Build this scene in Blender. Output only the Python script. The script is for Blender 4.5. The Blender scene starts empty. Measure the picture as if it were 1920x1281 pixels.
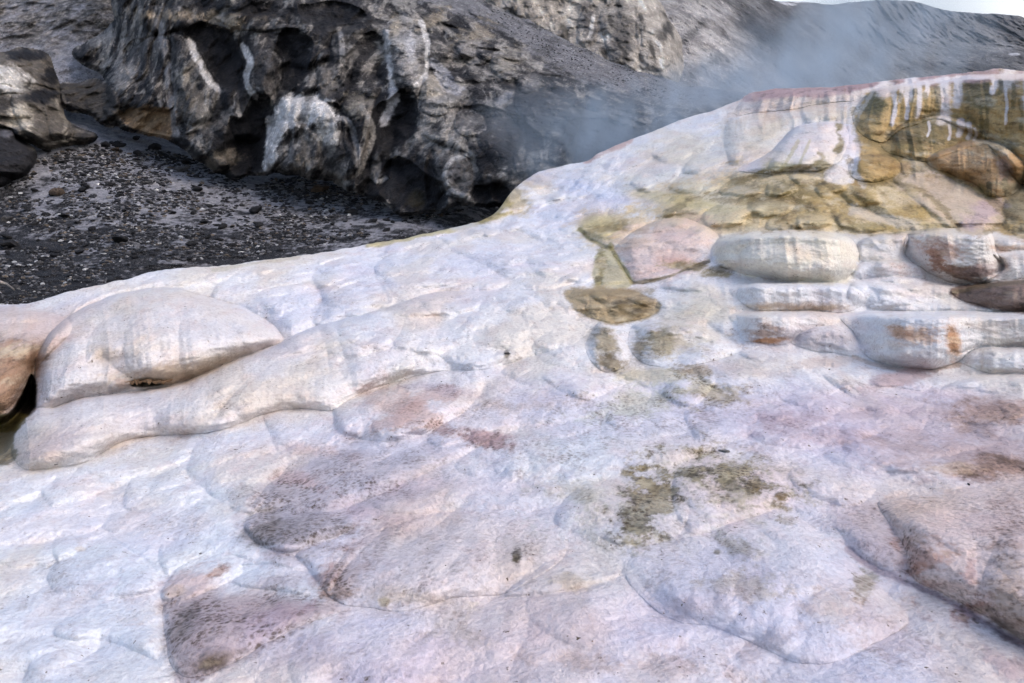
import bpy, math, random
import numpy as np
R = math.radians
random.seed(7); rng = np.random.default_rng(11)
scene = bpy.context.scene
col = scene.collection

# ------------------------------------------------------------------ camera
W0, H0, F0 = 1920., 1281., 1663.
PITCH = R(12)
CAM = np.array([0., 0., 1.7])
FW = np.array([0, math.cos(PITCH), -math.sin(PITCH)])
UP = np.array([0, math.sin(PITCH), math.cos(PITCH)])
cd = bpy.data.cameras.new('camera'); cam = bpy.data.objects.new('camera', cd); col.objects.link(cam)
cam.location = CAM; cam.rotation_euler = (math.pi/2 - PITCH, 0, 0)
cd.sensor_width = 36; cd.lens = 36*F0/W0; cd.clip_end = 3000; cd.clip_start = .05
scene.camera = cam

def rays(px, py):
    a = (px - W0/2)/F0; b = (H0/2 - py)/F0
    d = FW[None] + b[:, None]*UP[None]; d = d.copy(); d[:, 0] += a
    return d
def at(px, py, dep):
    px = np.atleast_1d(np.asarray(px, float)); py = np.atleast_1d(np.asarray(py, float))
    return CAM[None] + rays(px, py)*np.atleast_1d(dep)[:, None]

# ------------------------------------------------------------------ noise
def _h(i, j, k, s):
    n = (i*374761393 + j*668265263 + k*2147483647 + s*974634777) & 0xffffffff
    n = ((n ^ (n >> 13))*1274126177) & 0xffffffff
    n = ((n ^ (n >> 16))*2246822519) & 0xffffffff
    return ((n ^ (n >> 15)) & 0xffffff)/float(0xffffff)
_ang = rng.normal(size=(256, 3)); _ang /= np.linalg.norm(_ang, axis=1)[:, None]
_perm = np.concatenate([rng.permutation(256)]*2)
def perlin(p, seed=0):
    q = p + seed*17.31
    f = np.floor(q); u = q - f; i = f.astype(np.int64) & 255
    w = u*u*u*(u*(u*6 - 15) + 10)
    out = np.zeros(len(p))
    for dx in (0, 1):
        wx = w[:, 0] if dx else 1 - w[:, 0]
        a = _perm[(i[:, 0] + dx) & 255]
        for dy in (0, 1):
            wy = w[:, 1] if dy else 1 - w[:, 1]
            b = _perm[a + ((i[:, 1] + dy) & 255)]
            for dz in (0, 1):
                wz = w[:, 2] if dz else 1 - w[:, 2]
                g = _ang[_perm[b + ((i[:, 2] + dz) & 255)]]
                out += wx*wy*wz*(g[:, 0]*(u[:, 0]-dx) + g[:, 1]*(u[:, 1]-dy) + g[:, 2]*(u[:, 2]-dz))
    return out*1.6
def fbm(p, oct=4, seed=0, gain=.5, lac=2.03):
    s = 0; a = 1.; t = 0
    for o in range(oct):
        s = s + a*perlin(p, seed + o*3); t += a; a *= gain; p = p*lac
    return s/t
def ridged(p, oct=4, seed=0):
    s = 0; a = 1.; t = 0
    for o in range(oct):
        s = s + a*(1 - 2*np.abs(perlin(p, seed + o*5))); t += a; a *= .5; p = p*2.1
    return s/t
def worley(p, seed=0):
    """2-D Worley on the first two columns; returns F1, F2"""
    f = np.floor(p[:, :2]).astype(np.int64); u = p[:, :2] - f
    f1 = np.full(len(p), 9.); f2 = np.full(len(p), 9.)
    for dx in (-1, 0, 1):
        for dy in (-1, 0, 1):
            i = f[:, 0] + dx; j = f[:, 1] + dy
            cx = dx + _h(i, j, 1, seed); cy = dy + _h(i, j, 2, seed)
            d = np.hypot(cx - u[:, 0], cy - u[:, 1])
            m = d < f1
            f2 = np.where(m, f1, np.minimum(f2, d)); f1 = np.where(m, d, f1)
    return f1, f2
def sstep(a, b, x):
    t = np.clip((x - a)/(b - a), 0, 1); return t*t*(3 - 2*t)
def pillow(p, seed=0, warp=.35):
    """soft cushions parted by narrow creases, 0..1"""
    w = np.stack([perlin(p*1.1, seed+1), perlin(p*1.1, seed+2)], 1)*warp
    q = p.copy(); q[:, :2] += w
    f1, f2 = worley(q, seed)
    t = np.clip((f2 - f1)/.75, 0, 1)
    return (1 - (1 - t)**2)**.6

# ------------------------------------------------------------------ outlines
def catmull(P, n=6, closed=True):
    P = np.asarray(P, float); N = len(P); out = []
    rngi = range(N) if closed else range(N-1)
    for i in rngi:
        if closed: a, b, c, d = P[(i-1) % N], P[i], P[(i+1) % N], P[(i+2) % N]
        else: a, b, c, d = P[max(i-1, 0)], P[i], P[i+1], P[min(i+2, N-1)]
        for k in range(n):
            t = k/n
            out.append(.5*((2*b) + (c-a)*t + (2*a-5*b+4*c-d)*t*t + (3*b-a-3*c+d)*t**3))
    if not closed: out.append(P[-1])
    return np.array(out)
def seg_dist(X, Y, C, closed=True):
    best = np.full(X.shape, 1e9)
    n = len(C)
    for i in range(n if closed else n-1):
        a = C[i]; b = C[(i+1) % n]; e = b - a; L = e@e + 1e-9
        t = np.clip(((X-a[0])*e[0] + (Y-a[1])*e[1])/L, 0, 1)
        np.minimum(best, (X-a[0]-t*e[0])**2 + (Y-a[1]-t*e[1])**2, out=best)
    return np.sqrt(best)
def inside(X, Y, C):
    r = np.zeros(X.shape, bool); n = len(C)
    for i in range(n):
        x0, y0 = C[i]; x1, y1 = C[(i+1) % n]
        if y0 == y1: continue
        c = ((y0 > Y) != (y1 > Y)) & (X < (x1-x0)*(Y-y0)/(y1-y0) + x0)
        r ^= c
    return r
RELIEF = 2.1
class Raster:
    def sample(s, px, py, out=0.):
        gx = (px - s.x0)/s.st; gy = (py - s.y0)/s.st
        m = (gx >= 0) & (gy >= 0) & (gx < s.A.shape[1]-1.001) & (gy < s.A.shape[0]-1.001)
        r = np.full(len(px), float(out)); gx = gx[m]; gy = gy[m]
        i = gx.astype(int); j = gy.astype(int); u = gx-i; v = gy-j; A = s.A
        r[m] = (A[j, i]*(1-u) + A[j, i+1]*u)*(1-v) + (A[j+1, i]*(1-u) + A[j+1, i+1]*u)*v
        return r
    def inbox(s, px, py):
        return (px > s.x0) & (py > s.y0) & (px < s.x0+(s.A.shape[1]-2)*s.st) & (py < s.y0+(s.A.shape[0]-2)*s.st)
class Lobe(Raster):
    """an outline swollen into a rounded cushion; sample() gives a signed soft distance"""
    def __init__(s, pts, k=.55, p=.7, back=None, owner=None, wob=2.5, flat=1., st=2, steps=6, tilt=0., side=.26):
        s.side = side
        C = catmull(pts, steps)
        if wob:
            q = np.stack([C[:, 0]*.03, C[:, 1]*.03, np.zeros(len(C))], 1)
            C = C + wob*np.stack([perlin(q, 5), perlin(q, 6)], 1)
        s.C = C; s.k = k; s.p = p; s.back = back; s.owner = owner; s.flat = flat
        pad = 34; s.st = st
        s.x0 = C[:, 0].min()-pad; s.y0 = C[:, 1].min()-pad
        nx = int((C[:, 0].max()+pad-s.x0)/st)+2; ny = int((C[:, 1].max()+pad-s.y0)/st)+2
        Y, X = np.mgrid[0:ny, 0:nx]; X = X*st+s.x0; Y = Y*st+s.y0
        d = seg_dist(X, Y, C); ins = inside(X, Y, C)
        # smooth interior field on a coarse grid
        cs = 8; ncx = int(nx*st/cs)+3; ncy = int(ny*st/cs)+3
        Yc, Xc = np.mgrid[0:ncy, 0:ncx]; Xc = Xc*cs+s.x0; Yc = Yc*cs+s.y0
        acc = np.zeros(Xc.shape); n = len(C)
        for i in range(n):
            a = C[i]; b = C[(i+1) % n]; L = np.hypot(*(b-a)); m = max(1, int(L/6))
            for t in range(m):
                q = a + (b-a)*(t+.5)/m
                acc += (L/m)/np.maximum(np.hypot(Xc-q[0], Yc-q[1]), 3)**3
        t = Raster(); t.A = math.sqrt(2)*acc**-.5; t.x0 = s.x0; t.y0 = s.y0; t.st = cs
        phi = t.sample(X.ravel(), Y.ravel()).reshape(X.shape)
        b = sstep(5, 18, d)
        s.A = np.where(ins, d*(1-b) + phi*b, -d)
        s.mx = s.A.max(); s.tilt = tilt
        if tilt:
            yy = np.where(ins.any(0), (ny-1-np.argmax(ins[::-1], 0))*st+s.y0, np.nan); ok = ~np.isnan(yy)
            yy = np.interp(np.arange(nx), np.arange(nx)[ok], yy[ok]); kk = np.ones(15)/15; s.yb = np.convolve(np.pad(yy, 7, 'edge'), kk, 'valid')
    def height(s, px, py, dep):
        r = np.zeros(len(px)); m = s.inbox(px, py)
        if not m.any(): return r
        x = px[m]; y = py[m]
        d = s.sample(x, y, -30); t = np.clip(d/(s.mx*s.flat), 0, 1)
        h = RELIEF*s.k*s.mx*(1 - (1-t)**2)**s.p
        if s.tilt:
            yb = np.interp(x, s.x0+np.arange(len(s.yb))*s.st, s.yb); e = np.clip(d/13, 0, 1)
            h = h + s.tilt*np.maximum(yb-y, 0)*(1-(1-e)**2)**.7
            lo, hi = s.C[:, 0].min(), s.C[:, 0].max(); u = (x-lo)/(hi-lo)
            sf = sstep(-.08, s.side, u) if lo > -100 else 1.
            if hi < 2050: sf = sf*(1-sstep(1-s.side, 1.08, u))
            h = h*sf
        if s.back:
            ang, f0, f1 = s.back; c = np.array([math.cos(R(ang)), -math.sin(R(ang))])
            pr = s.C@c; lo, hi = pr.min(), pr.max()
            u = (x*c[0]+y*c[1]-lo)/(hi-lo)      # 1 = towards the angle (90 = up the slope)
            h = h*(1 - sstep(f0, f1, u))
        r[m] = h*dep[m]/F0
        return r
class Groove(Raster):
    def __init__(s, pts, w=7, k=.5, st=2):
        C = catmull(pts, 5, False)
        q = np.stack([C[:, 0]*.04, C[:, 1]*.04, np.zeros(len(C))], 1); C = C+3*np.stack([perlin(q, 15), perlin(q, 16)], 1)
        s.C = C; s.w = w; s.k = k; s.st = st; pad = w*3.2
        s.x0 = C[:, 0].min()-pad; s.y0 = C[:, 1].min()-pad
        nx = int((C[:, 0].max()+pad-s.x0)/st)+2; ny = int((C[:, 1].max()+pad-s.y0)/st)+2
        Y, X = np.mgrid[0:ny, 0:nx]; s.A = seg_dist(X*st+s.x0, Y*st+s.y0, C, False); s.owner = None
    def height(s, px, py, dep):
        r = np.zeros(len(px)); m = s.inbox(px, py)
        if not m.any(): return r
        d = s.sample(px[m], py[m], 99)
        r[m] = -s.k*s.w*np.exp(-(d/s.w)**1.2)*dep[m]/F0
        return r

def rbf(pts):
    """smooth thin-plate surface through (px,py,value)"""
    P = np.asarray(pts, float); X = P[:, :2]/1000.; v = P[:, 2]
    def U(r2): return .5*r2*np.log(r2+1e-12)
    D = ((X[:, None]-X[None])**2).sum(2); n = len(X)
    A = np.zeros((n+3, n+3)); A[:n, :n] = U(D) + np.eye(n)*1e-3; A[:n, n] = 1; A[:n, n+1:] = X; A[n:, :n] = A[:n, n:].T
    w = np.linalg.solve(A, np.concatenate([v, np.zeros(3)]))
    def f(px, py):
        out = np.empty(len(px))
        for i in range(0, len(px), 100000):
            q = np.stack([px[i:i+100000], py[i:i+100000]], 1)/1000.
            r2 = ((q[:, None]-X[None])**2).sum(2)
            out[i:i+100000] = U(r2)@w[:n] + w[n] + q@w[n+1:]
        return out
    return f
def depth_fn(ctrl):
    g = rbf([(x, y, 1./d) for x, y, d in ctrl])
    return lambda px, py: 1./np.maximum(g(px, py), .004)

# ------------------------------------------------------------------ painting colour on a surface, shade of hollows included
class Paint:
    """soft patches of colour with ragged edges"""
    def __init__(s, base): s.base = np.array(base, float); s.L = []
    def e(s, cx, cy, rx, ry, ang, c, a=1, soft=.5, rag=.35, sp=0):
        s.L.append(('e', cx, cy, rx, ry, ang, c, a, soft, rag, sp)); return s
    def p(s, pts, c, a=1, soft=14, rag=10, sp=0):
        s.L.append(('p', Lobe(pts, wob=0, st=3), c, a, soft, rag, sp)); return s
    def l(s, pts, w, c, a=1, rag=.5, sp=0):
        s.L.append(('l', Groove(pts, w, st=2), c, a, w, rag, sp)); return s
    def run(s, px, py, nz, cur=None, sp=None):
        """nz: ragged noise -1..1 ; returns colour (n,3), speckle (n)"""
        n = len(px)
        C = np.tile(s.base, (n, 1)) if cur is None else cur
        S = np.zeros(n) if sp is None else sp
        for it in s.L:
            if it[0] == 'e':
                _, cx, cy, rx, ry, ang, c, a, soft, rag, spk = it
                m = np.hypot(px-cx, py-cy) < max(rx, ry)*1.7
                if not m.any(): continue
                dx = px[m]-cx; dy = py[m]-cy; ca, sa = math.cos(R(ang)), math.sin(R(ang))
                r = np.hypot((dx*ca-dy*sa)/rx, (dx*sa+dy*ca)/ry) + nz[m]*rag
                f = a*(1-sstep(1-soft, 1+soft*.3, r))
            elif it[0] == 'p':
                _, L, c, a, soft, rag, spk = it
                m = L.inbox(px, py)
                if not m.any(): continue
                d = L.sample(px[m], py[m], -99) + nz[m]*rag
                f = a*sstep(-soft*.5, soft*.5, d)
            else:
                _, G, c, a, w, rag, spk = it
                m = G.inbox(px, py)
                if not m.any(): continue
                d = G.sample(px[m], py[m], 99)/w + nz[m]*rag
                f = a*(1-sstep(.5, 1.3, d))
            if c is not None:
                C[m] = C[m]*(1-f[:, None]) + np.array(c)[None]*f[:, None]
            S[m] = np.clip(S[m] + f*spk, 0, 1)
        return C, S

# ------------------------------------------------------------------ mesh helpers
def mesh_from(name, V, Fq, C=None, S=None, mat=None, smooth=True, parent=None):
    me = bpy.data.meshes.new(name)
    V = np.asarray(V, np.float32); Fq = np.asarray(Fq, np.int32)
    me.vertices.add(len(V)); me.vertices.foreach_set('co', V.ravel())
    k = Fq.shape[1]
    me.loops.add(Fq.size); me.loops.foreach_set('vertex_index', Fq.ravel())
    me.polygons.add(len(Fq)); me.polygons.foreach_set('loop_start', np.arange(len(Fq), dtype=np.int32)*k)
    me.polygons.foreach_set('loop_total', np.full(len(Fq), k, np.int32))
    me.polygons.foreach_set('use_smooth', np.full(len(Fq), smooth))
    if C is not None:
        a = me.color_attributes.new('tint', 'FLOAT_COLOR', 'POINT')
        S = np.zeros(len(V)) if S is None else S
        a.data.foreach_set('color', np.concatenate([C, np.ones((len(V), 1))], 1).astype(np.float32).ravel())
        b = me.attributes.new('speck', 'FLOAT', 'POINT'); b.data.foreach_set('value', S.astype(np.float32))
    me.update(calc_edges=True); me.validate()
    o = bpy.data.objects.new(name, me); col.objects.link(o)
    if mat: me.materials.append(mat)
    if parent: o.parent = parent
    return o
def tag(o, label=None, cat=None, group=None, kind=None):
    if label: o['label'] = label
    if cat: o['category'] = cat
    if group: o['group'] = group
    if kind: o['kind'] = kind
    return o
def gridfaces(nr, nc):
    i = np.arange(nr-1)[:, None]*nc + np.arange(nc-1)[None]
    return np.stack([i, i+1, i+nc+1, i+nc], 2).reshape(-1, 4)

class Surface:
    """a stretch of ground or rock: smooth base, swollen forms, grooves and weathering"""
    def __init__(s, ctrl, lobes, grooves, disp, colour):
        s.base = depth_fn(ctrl); s.lobes = lobes; s.grooves = grooves; s.disp = disp; s.colour = colour
    def depth(s, px, py, skip=()):
        b = s.base(px, py); d = b.copy()
        W = at(px, py, b) if False else CAM[None] + rays(px, py)*b[:, None]
        for L in s.lobes:
            if L.owner is not None and L.owner in skip: continue
            d -= L.height(px, py, b)
        for G in s.grooves: d -= G.height(px, py, b)
        if s.disp: d -= s.disp(W, px, py, b)
        return d, W
    def sheet(s, name, mat, x0, x1, ybot, ytop, nx, ny, skip=(), roll=0, back=None, pw=1.):
        px = np.linspace(x0, x1, nx); yt = ytop(px); yb = np.full(nx, float(ybot)) if np.isscalar(ybot) else ybot(px)
        t = np.linspace(0, 1, ny)**pw
        PX = np.tile(px, (ny, 1)); PY = yb[None]*(1-t[:, None]) + yt[None]*t[:, None]
        X = PX.ravel(); Y = PY.ravel()
        d, Wp = s.depth(X, Y, skip)
        if roll:
            e = np.clip(1 - (Y - np.tile(yt, (ny, 1)).ravel())/roll, 0, 1)
            d = d + (1-np.sqrt(np.clip(1-e*e*.96, 0, 1)))*roll*.9*d/F0
        V = CAM[None] + rays(X, Y)*d[:, None]
        C, S = s.colour(X, Y, Wp, d)
        nr = ny
        if back:
            last = V[-nx:]; cl = C[-nx:]; sl = S[-nx:]; Ls = []
            for k, (dy, dz) in enumerate(back):
                q = last.copy(); q[:, 1] += dy; q[:, 2] -= dz; Ls.append(q)
            V = np.concatenate([V]+Ls); C = np.concatenate([C]+[cl]*len(back)); S = np.concatenate([S]+[sl]*len(back)); nr += len(back)
        return mesh_from(name, V, gridfaces(nr, nx), C, S, mat)
    def lump(s, name, mat, owner, st=1.5, ytop=None):
        """the free-standing form whose outline is lobe `owner` (its skirt sinks into the ground)"""
        L = [l for l in s.lobes if l.owner == owner][0]
        x0, y0 = L.C.min(0)-10; x1, y1 = L.C.max(0)+10
        x0 = max(x0, -130); x1 = min(x1, 2050); y1 = min(y1, 1385)
        nx = int((x1-x0)/st); ny = int((y1-y0)/st)
        gx = np.linspace(x0, x1, nx); gy = np.linspace(y1, y0, ny)
        PX, PY = np.meshgrid(gx, gy); X = PX.ravel(); Y = PY.ravel()
        sd = L.sample(X, Y, -30)
        keep = (sd > -6)
        g = keep.reshape(ny, nx)
        fm = (g[:-1, :-1] & g[1:, :-1] & g[:-1, 1:] & g[1:, 1:]).ravel()
        F = gridfaces(ny, nx)[fm]
        used = np.unique(F); remap = -np.ones(nx*ny, int); remap[used] = np.arange(len(used)); F = remap[F]
        X = X[used]; Y = Y[used]; sd = sd[used]
        d, Wp = s.depth(X, Y)
        d = d + np.where(sd < 0, .002*d + (-sd)*d/F0*3.2, 0)
        V = CAM[None] + rays(X, Y)*d[:, None]
        C, S = s.colour(X, Y, Wp, d)
        return mesh_from(name, V, F, C, S, mat)

# ------------------------------------------------------------------ materials
def newmat(name):
    m = bpy.data.materials.new(name); m.use_nodes = True; nt = m.node_tree
    for n in list(nt.nodes): nt.nodes.remove(n)
    o = nt.nodes.new('ShaderNodeOutputMaterial'); return m, nt, o
class N:
    def __init__(s, nt): s.nt = nt
    def n(s, t, **k):
        a = s.nt.nodes.new('ShaderNode'+t)
        for x, y in k.items():
            if x[0] == 'i' and x[1:].isdigit(): s.set(a.inputs[int(x[1:])], y)
            else: setattr(a, x, y)
        return a
    def set(s, inp, v):
        if hasattr(v, 'links'): s.nt.links.new(v, inp)
        else: inp.default_value = v
    def math(s, op, a, b=0., c=None, clamp=False):
        m = s.n('Math', operation=op, use_clamp=clamp); s.set(m.inputs[0], a); s.set(m.inputs[1], b)
        if c is not None: s.set(m.inputs[2], c)
        return m.outputs[0]
    def noise(s, vec, scale, detail=4, rough=.55, dist=0.):
        m = s.n('TexNoise'); s.nt.links.new(vec, m.inputs['Vector'])
        m.inputs['Scale'].default_value = scale; m.inputs['Detail'].default_value = detail
        m.inputs['Roughness'].default_value = rough; m.inputs['Distortion'].default_value = dist
        return m.outputs[0]
    def vec(s, v, scale):
        m = s.n('VectorMath', operation='MULTIPLY'); s.nt.links.new(v, m.inputs[0]); m.inputs[1].default_value = scale; return m.outputs[0]
    def rmap(s, v, a, b, c=0., d=1.):
        m = s.n('MapRange'); s.set(m.inputs[0], v); m.inputs[1].default_value = a; m.inputs[2].default_value = b
        m.inputs[3].default_value = c; m.inputs[4].default_value = d; return m.outputs[0]
    def mix(s, f, a, b, mode='MIX'):
        m = s.n('Mix', data_type='RGBA', blend_type=mode); s.set(m.inputs[0], f)
        s.set(m.inputs[6], a if hasattr(a, 'links') else (*a, 1)); s.set(m.inputs[7], b if hasattr(b, 'links') else (*b, 1))
        return m.outputs[2]
def travertine_mat():
    m, nt, o = newmat('travertine'); g = N(nt)
    tc = g.n('TexCoord').outputs['Object']
    warp = g.n('TexNoise'); nt.links.new(tc, warp.inputs['Vector']); warp.inputs['Scale'].default_value = 2.2; warp.inputs['Detail'].default_value = 3
    w2 = g.n('VectorMath', operation='MULTIPLY_ADD'); nt.links.new(warp.outputs['Color'], w2.inputs[0]); w2.inputs[1].default_value = (.14, .14, .14); nt.links.new(tc, w2.inputs[2])
    v = w2.outputs[0]
    rip = g.noise(g.vec(v, (42, 40, 62)), 1., 4, .68)                   # tiny rimstone ripples across the flow
    grain = g.noise(tc, 75, 4, .7)
    mid = g.noise(g.vec(v, (1, 1.6, 1.6)), 9, 5, .62)
    wide = g.noise(tc, 2.3, 5, .6)
    vor = g.n('TexVoronoi'); nt.links.new(g.vec(v, (34, 36, 52)), vor.inputs['Vector']); vor.inputs['Scale'].default_value = 1.; cell = vor.outputs['Distance']
    ca = g.n('Attribute', attribute_name='tint').outputs['Color']; sp = g.n('Attribute', attribute_name='speck').outputs['Fac']
    # mottling: pits and grit of deposit; ripple shading also put into the colour
    g2 = g.noise(g.vec(v, (24, 17, 25)), 1., 6, .72)
    g3 = g.noise(g.vec(v, (7, 5, 8)), 1., 7, .72)
    pit = g.math('SUBTRACT', 1., g.rmap(cell, .22, .50))
    low = g.math('SUBTRACT', 1., g.rmap(rip, .38, .55))
    c = g.mix(g.math('MULTIPLY', low, .26), ca, (.56, .50, .52), 'MULTIPLY')
    c = g.mix(g.rmap(g2, .54, .66, 0, .34), c, (.60, .53, .52), 'MULTIPLY')
    c = g.mix(g.rmap(g3, .53, .72, 0, .45), c, (.72, .60, .56), 'MULTIPLY')
    c = g.mix(g.rmap(g3, .47, .34, 0, .30), c, (1.12, 1.10, 1.08), 'MULTIPLY')
    c = g.mix(g.rmap(wide, .5, .75, 0, .25), c, (.86, .80, .86), 'MULTIPLY')
    brk = g.rmap(g3, .40, .56)
    f = g.math('MULTIPLY', g.math('MAXIMUM', g.math('MULTIPLY', pit, .85), g.math('MULTIPLY', low, g.rmap(g2, .42, .58))), g.math('MULTIPLY', brk, sp), clamp=True)
    dark = g.mix(1., ca, (.16, .115, .07), 'MULTIPLY')
    c = g.mix(f, c, dark)
    spk = g.noise(tc, 38, 2, .5)
    c = g.mix(g.math('MULTIPLY', g.rmap(spk, .68, .71), g.rmap(g3, .5, .6)), c, (.10, .07, .04))
    b = g.n('BsdfPrincipled'); nt.links.new(c, b.inputs['Base Color'])
    b.inputs['Roughness'].default_value = .55; b.inputs['Specular IOR Level'].default_value = .35
    bh = g.math('ADD', g.math('MULTIPLY', rip, .008), g.math('MULTIPLY', grain, .005))
    bh = g.math('ADD', bh, g.math('MULTIPLY', g2, .009)); bh = g.math('ADD', bh, g.math('MULTIPLY', mid, .010))
    bh = g.math('ADD', bh, g.math('MULTIPLY', cell, .004))
    bp = g.n('Bump'); nt.links.new(bh, bp.inputs['Height']); bp.inputs['Distance'].default_value = 1.; bp.inputs['Strength'].default_value = .9
    nt.links.new(bp.outputs[0], b.inputs['Normal']); nt.links.new(b.outputs[0], o.inputs[0])
    return m
def rock_mat(name, sc=1., bump=.12, var=.6, lo=(.35, .34, .36), hi=(1.8, 1.75, 1.65)):
    m, nt, o = newmat(name); g = N(nt)
    tc = g.n('TexCoord').outputs['Object']
    ca = g.n('Attribute', attribute_name='tint').outputs['Color']; sp = g.n('Attribute', attribute_name='speck').outputs['Fac']
    n1 = g.noise(tc, 1.6*sc, 7, .66, .4); n2 = g.noise(tc, 7*sc, 5, .7); n3 = g.noise(tc, 26*sc, 3, .7)
    c = g.mix(g.rmap(n1, .40, .60, 0, var), ca, g.mix(1., ca, lo, 'MULTIPLY'))
    c = g.mix(g.rmap(n2, .54, .68, 0, var), c, g.mix(1., ca, hi, 'MULTIPLY'))
    c = g.mix(g.rmap(n3, .58, .72, 0, .6), c, g.mix(1., c, hi, 'MULTIPLY'))
    fl = g.math('MULTIPLY', g.rmap(n3, .60, .66), sp, clamp=True)       # pale chips
    c = g.mix(fl, c, (.34, .34, .35))
    b = g.n('BsdfPrincipled'); nt.links.new(c, b.inputs['Base Color']); b.inputs['Roughness'].default_value = .8; b.inputs['Specular IOR Level'].default_value = .25
    bh = g.math('ADD', g.math('MULTIPLY', n1, bump*2), g.math('MULTIPLY', n2, bump)); bh = g.math('ADD', bh, g.math('MULTIPLY', n3, bump*.4))
    bp = g.n('Bump'); nt.links.new(bh, bp.inputs['Height']); bp.inputs['Strength'].default_value = .9; bp.inputs['Distance'].default_value = 1.
    nt.links.new(bp.outputs[0], b.inputs['Normal']); nt.links.new(b.outputs[0], o.inputs[0])
    return m
MT = travertine_mat()

# ================================================================== THE TRAVERTINE HILLSIDE
TCTRL = [(-150, 1400, 2.9), (960, 1400, 2.75), (2070, 1400, 2.6), (0, 1281, 3.25), (960, 1281, 3.05), (1920, 1281, 2.9), (0, 1050, 4.2), (960, 1050, 3.9),
         (1920, 1050, 3.6), (0, 890, 5.2), (500, 900, 4.95), (960, 900, 4.7), (1500, 900, 4.5), (1920, 900, 4.35), (300, 800, 5.9), (-100, 800, 6.1), (0, 700, 6.6),
         (300, 650, 6.9), (0, 590, 7.6), (300, 520, 8.2), (620, 760, 6.0), (900, 700, 6.3), (1200, 700, 6.1), (1500, 730, 5.7), (1920, 735, 5.5),
         (700, 560, 7.8), (1000, 560, 7.6), (700, 465, 9.6), (1000, 450, 9.8), (1200, 560, 7.6), (1600, 650, 6.5), (1920, 650, 6.3), (1600, 580, 7.1), (1920, 580, 6.9),
         (1500, 440, 8.4), (1920, 440, 8.3), (1200, 440, 9.2), (960, 370, 11.4), (1200, 350, 10.8), (1500, 350, 9.4), (1920, 360, 9.2), (1200, 262, 12.6), (1400, 200, 12.8),
         (1700, 240, 10.7), (1920, 240, 10.5), (1700, 150, 11.9), (1920, 135, 11.8), (2070, 140, 11.6)]
TS = catmull([(-300, 640), (-150, 612), (0, 578), (60, 568), (110, 552), (160, 540), (230, 525), (300, 507), (380, 500), (420, 498), (500, 487), (560, 480), (640, 468), (700, 456),
      (760, 447), (830, 431), (880, 420), (915, 408), (938, 388), (960, 358), (985, 338), (1010, 323), (1050, 312), (1100, 302), (1125, 286), (1180, 263), (1220, 248), (1280, 224),
      (1340, 206), (1395, 184), (1425, 172), (1500, 165), (1560, 163), (1620, 157), (1700, 147), (1780, 140), (1840, 134), (1870, 128), (1920, 133), (2070, 141), (2200, 150)], 6, False)
def tsil(px):
    y = np.interp(px, TS[:, 0], TS[:, 1]); q = np.stack([px*.035, px*0, px*0], 1); amp = np.interp(px, [0, 900, 1100, 2000], [2.2, 2.5, 1.5, 1.2])
    return y + amp*perlin(q, 3) + .35*amp*perlin(q*3.3, 4)
TL = []
TILT = {'wall_a': 1.5, 'wall_b': 1.5, 'wall_c': 1.5, 'grey_knob': .9, 'wall_d': 1.6, 'white_cushion': 1.3, 'wall_e': 1.6, 'brown_wall': 1.5, 'olive_wall': 1.3, 'green_dome': .9, 'brown_dome': 1.3,
        'ochre_ball': 1.1, 'white_dome': .8, 'rim': 1.5, 'pink_dome': .7, 'ochre_knob': .9, 'speckled_dome': .6, 'olive_lobe': .5, 'bulb': .55, 'roll': .5, 'far_left': .5}
def lb(pts, k=.5, **kw):
    ow = kw.get('owner'); cy = np.mean([p[1] for p in pts]); cx = np.mean([p[0] for p in pts]); up = cy < 735 and cx > 1320 or cy < 440
    if ow in TILT:
        kw.setdefault('tilt', TILT[ow]); k = k*.6
        kw['side'] = {'bulb': .06, 'roll': .05, 'far_left': .08, 'pink_dome': .2, 'wall_b': .2, 'wall_a': .14, 'wall_e': .14, 'brown_dome': .14}.get(ow, .26)
        if ow in ('bulb', 'roll', 'far_left'): k *= 1.75; kw['p'] = .82; kw['tilt'] *= .8
        if ow in ('pink_dome', 'ochre_knob', 'speckled_dome', 'olive_lobe', 'ochre_ball', 'white_dome', 'green_dome', 'brown_dome'): k *= 1.9; kw['p'] = .85; kw['tilt'] *= .75
    elif kw.get('tilt'): kw.setdefault('side', .05); k *= .6
    elif up: kw['back'] = (85, .4, 1.3); kw['p'] = 1.05; k *= 1.35
    else: kw['back'] = (78, .4, 1.3); kw['p'] = 1.; k *= 1.1
    if ow in ('centre', 'right_dome', 'right_edge', 'lace'): k = .30 if ow != 'right_edge' else .42; kw['p'] = .98; kw['back'] = (78, .4, 1.4) if ow != 'right_dome' else (135, .35, 1.25)
    if ow == 'roll': kw['back'] = (15, .30, 1.2)
    if ow == 'pink_dome': k *= .6
    TL.append(Lobe(pts, k, **kw))
# --- far left
lb([(-130, 600), (-40, 580), (60, 577), (125, 598), (132, 625), (95, 662), (72, 690), (60, 712), (38, 745), (12, 780), (-60, 790), (-130, 770)], .62, p=.6, owner='far_left')
lb([(-60, 605), (20, 600), (60, 620), (60, 680), (30, 750), (0, 770), (-60, 740)], .35)
lb([(50, 610), (90, 605), (110, 630), (80, 665), (60, 690), (45, 650)], .3)
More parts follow.
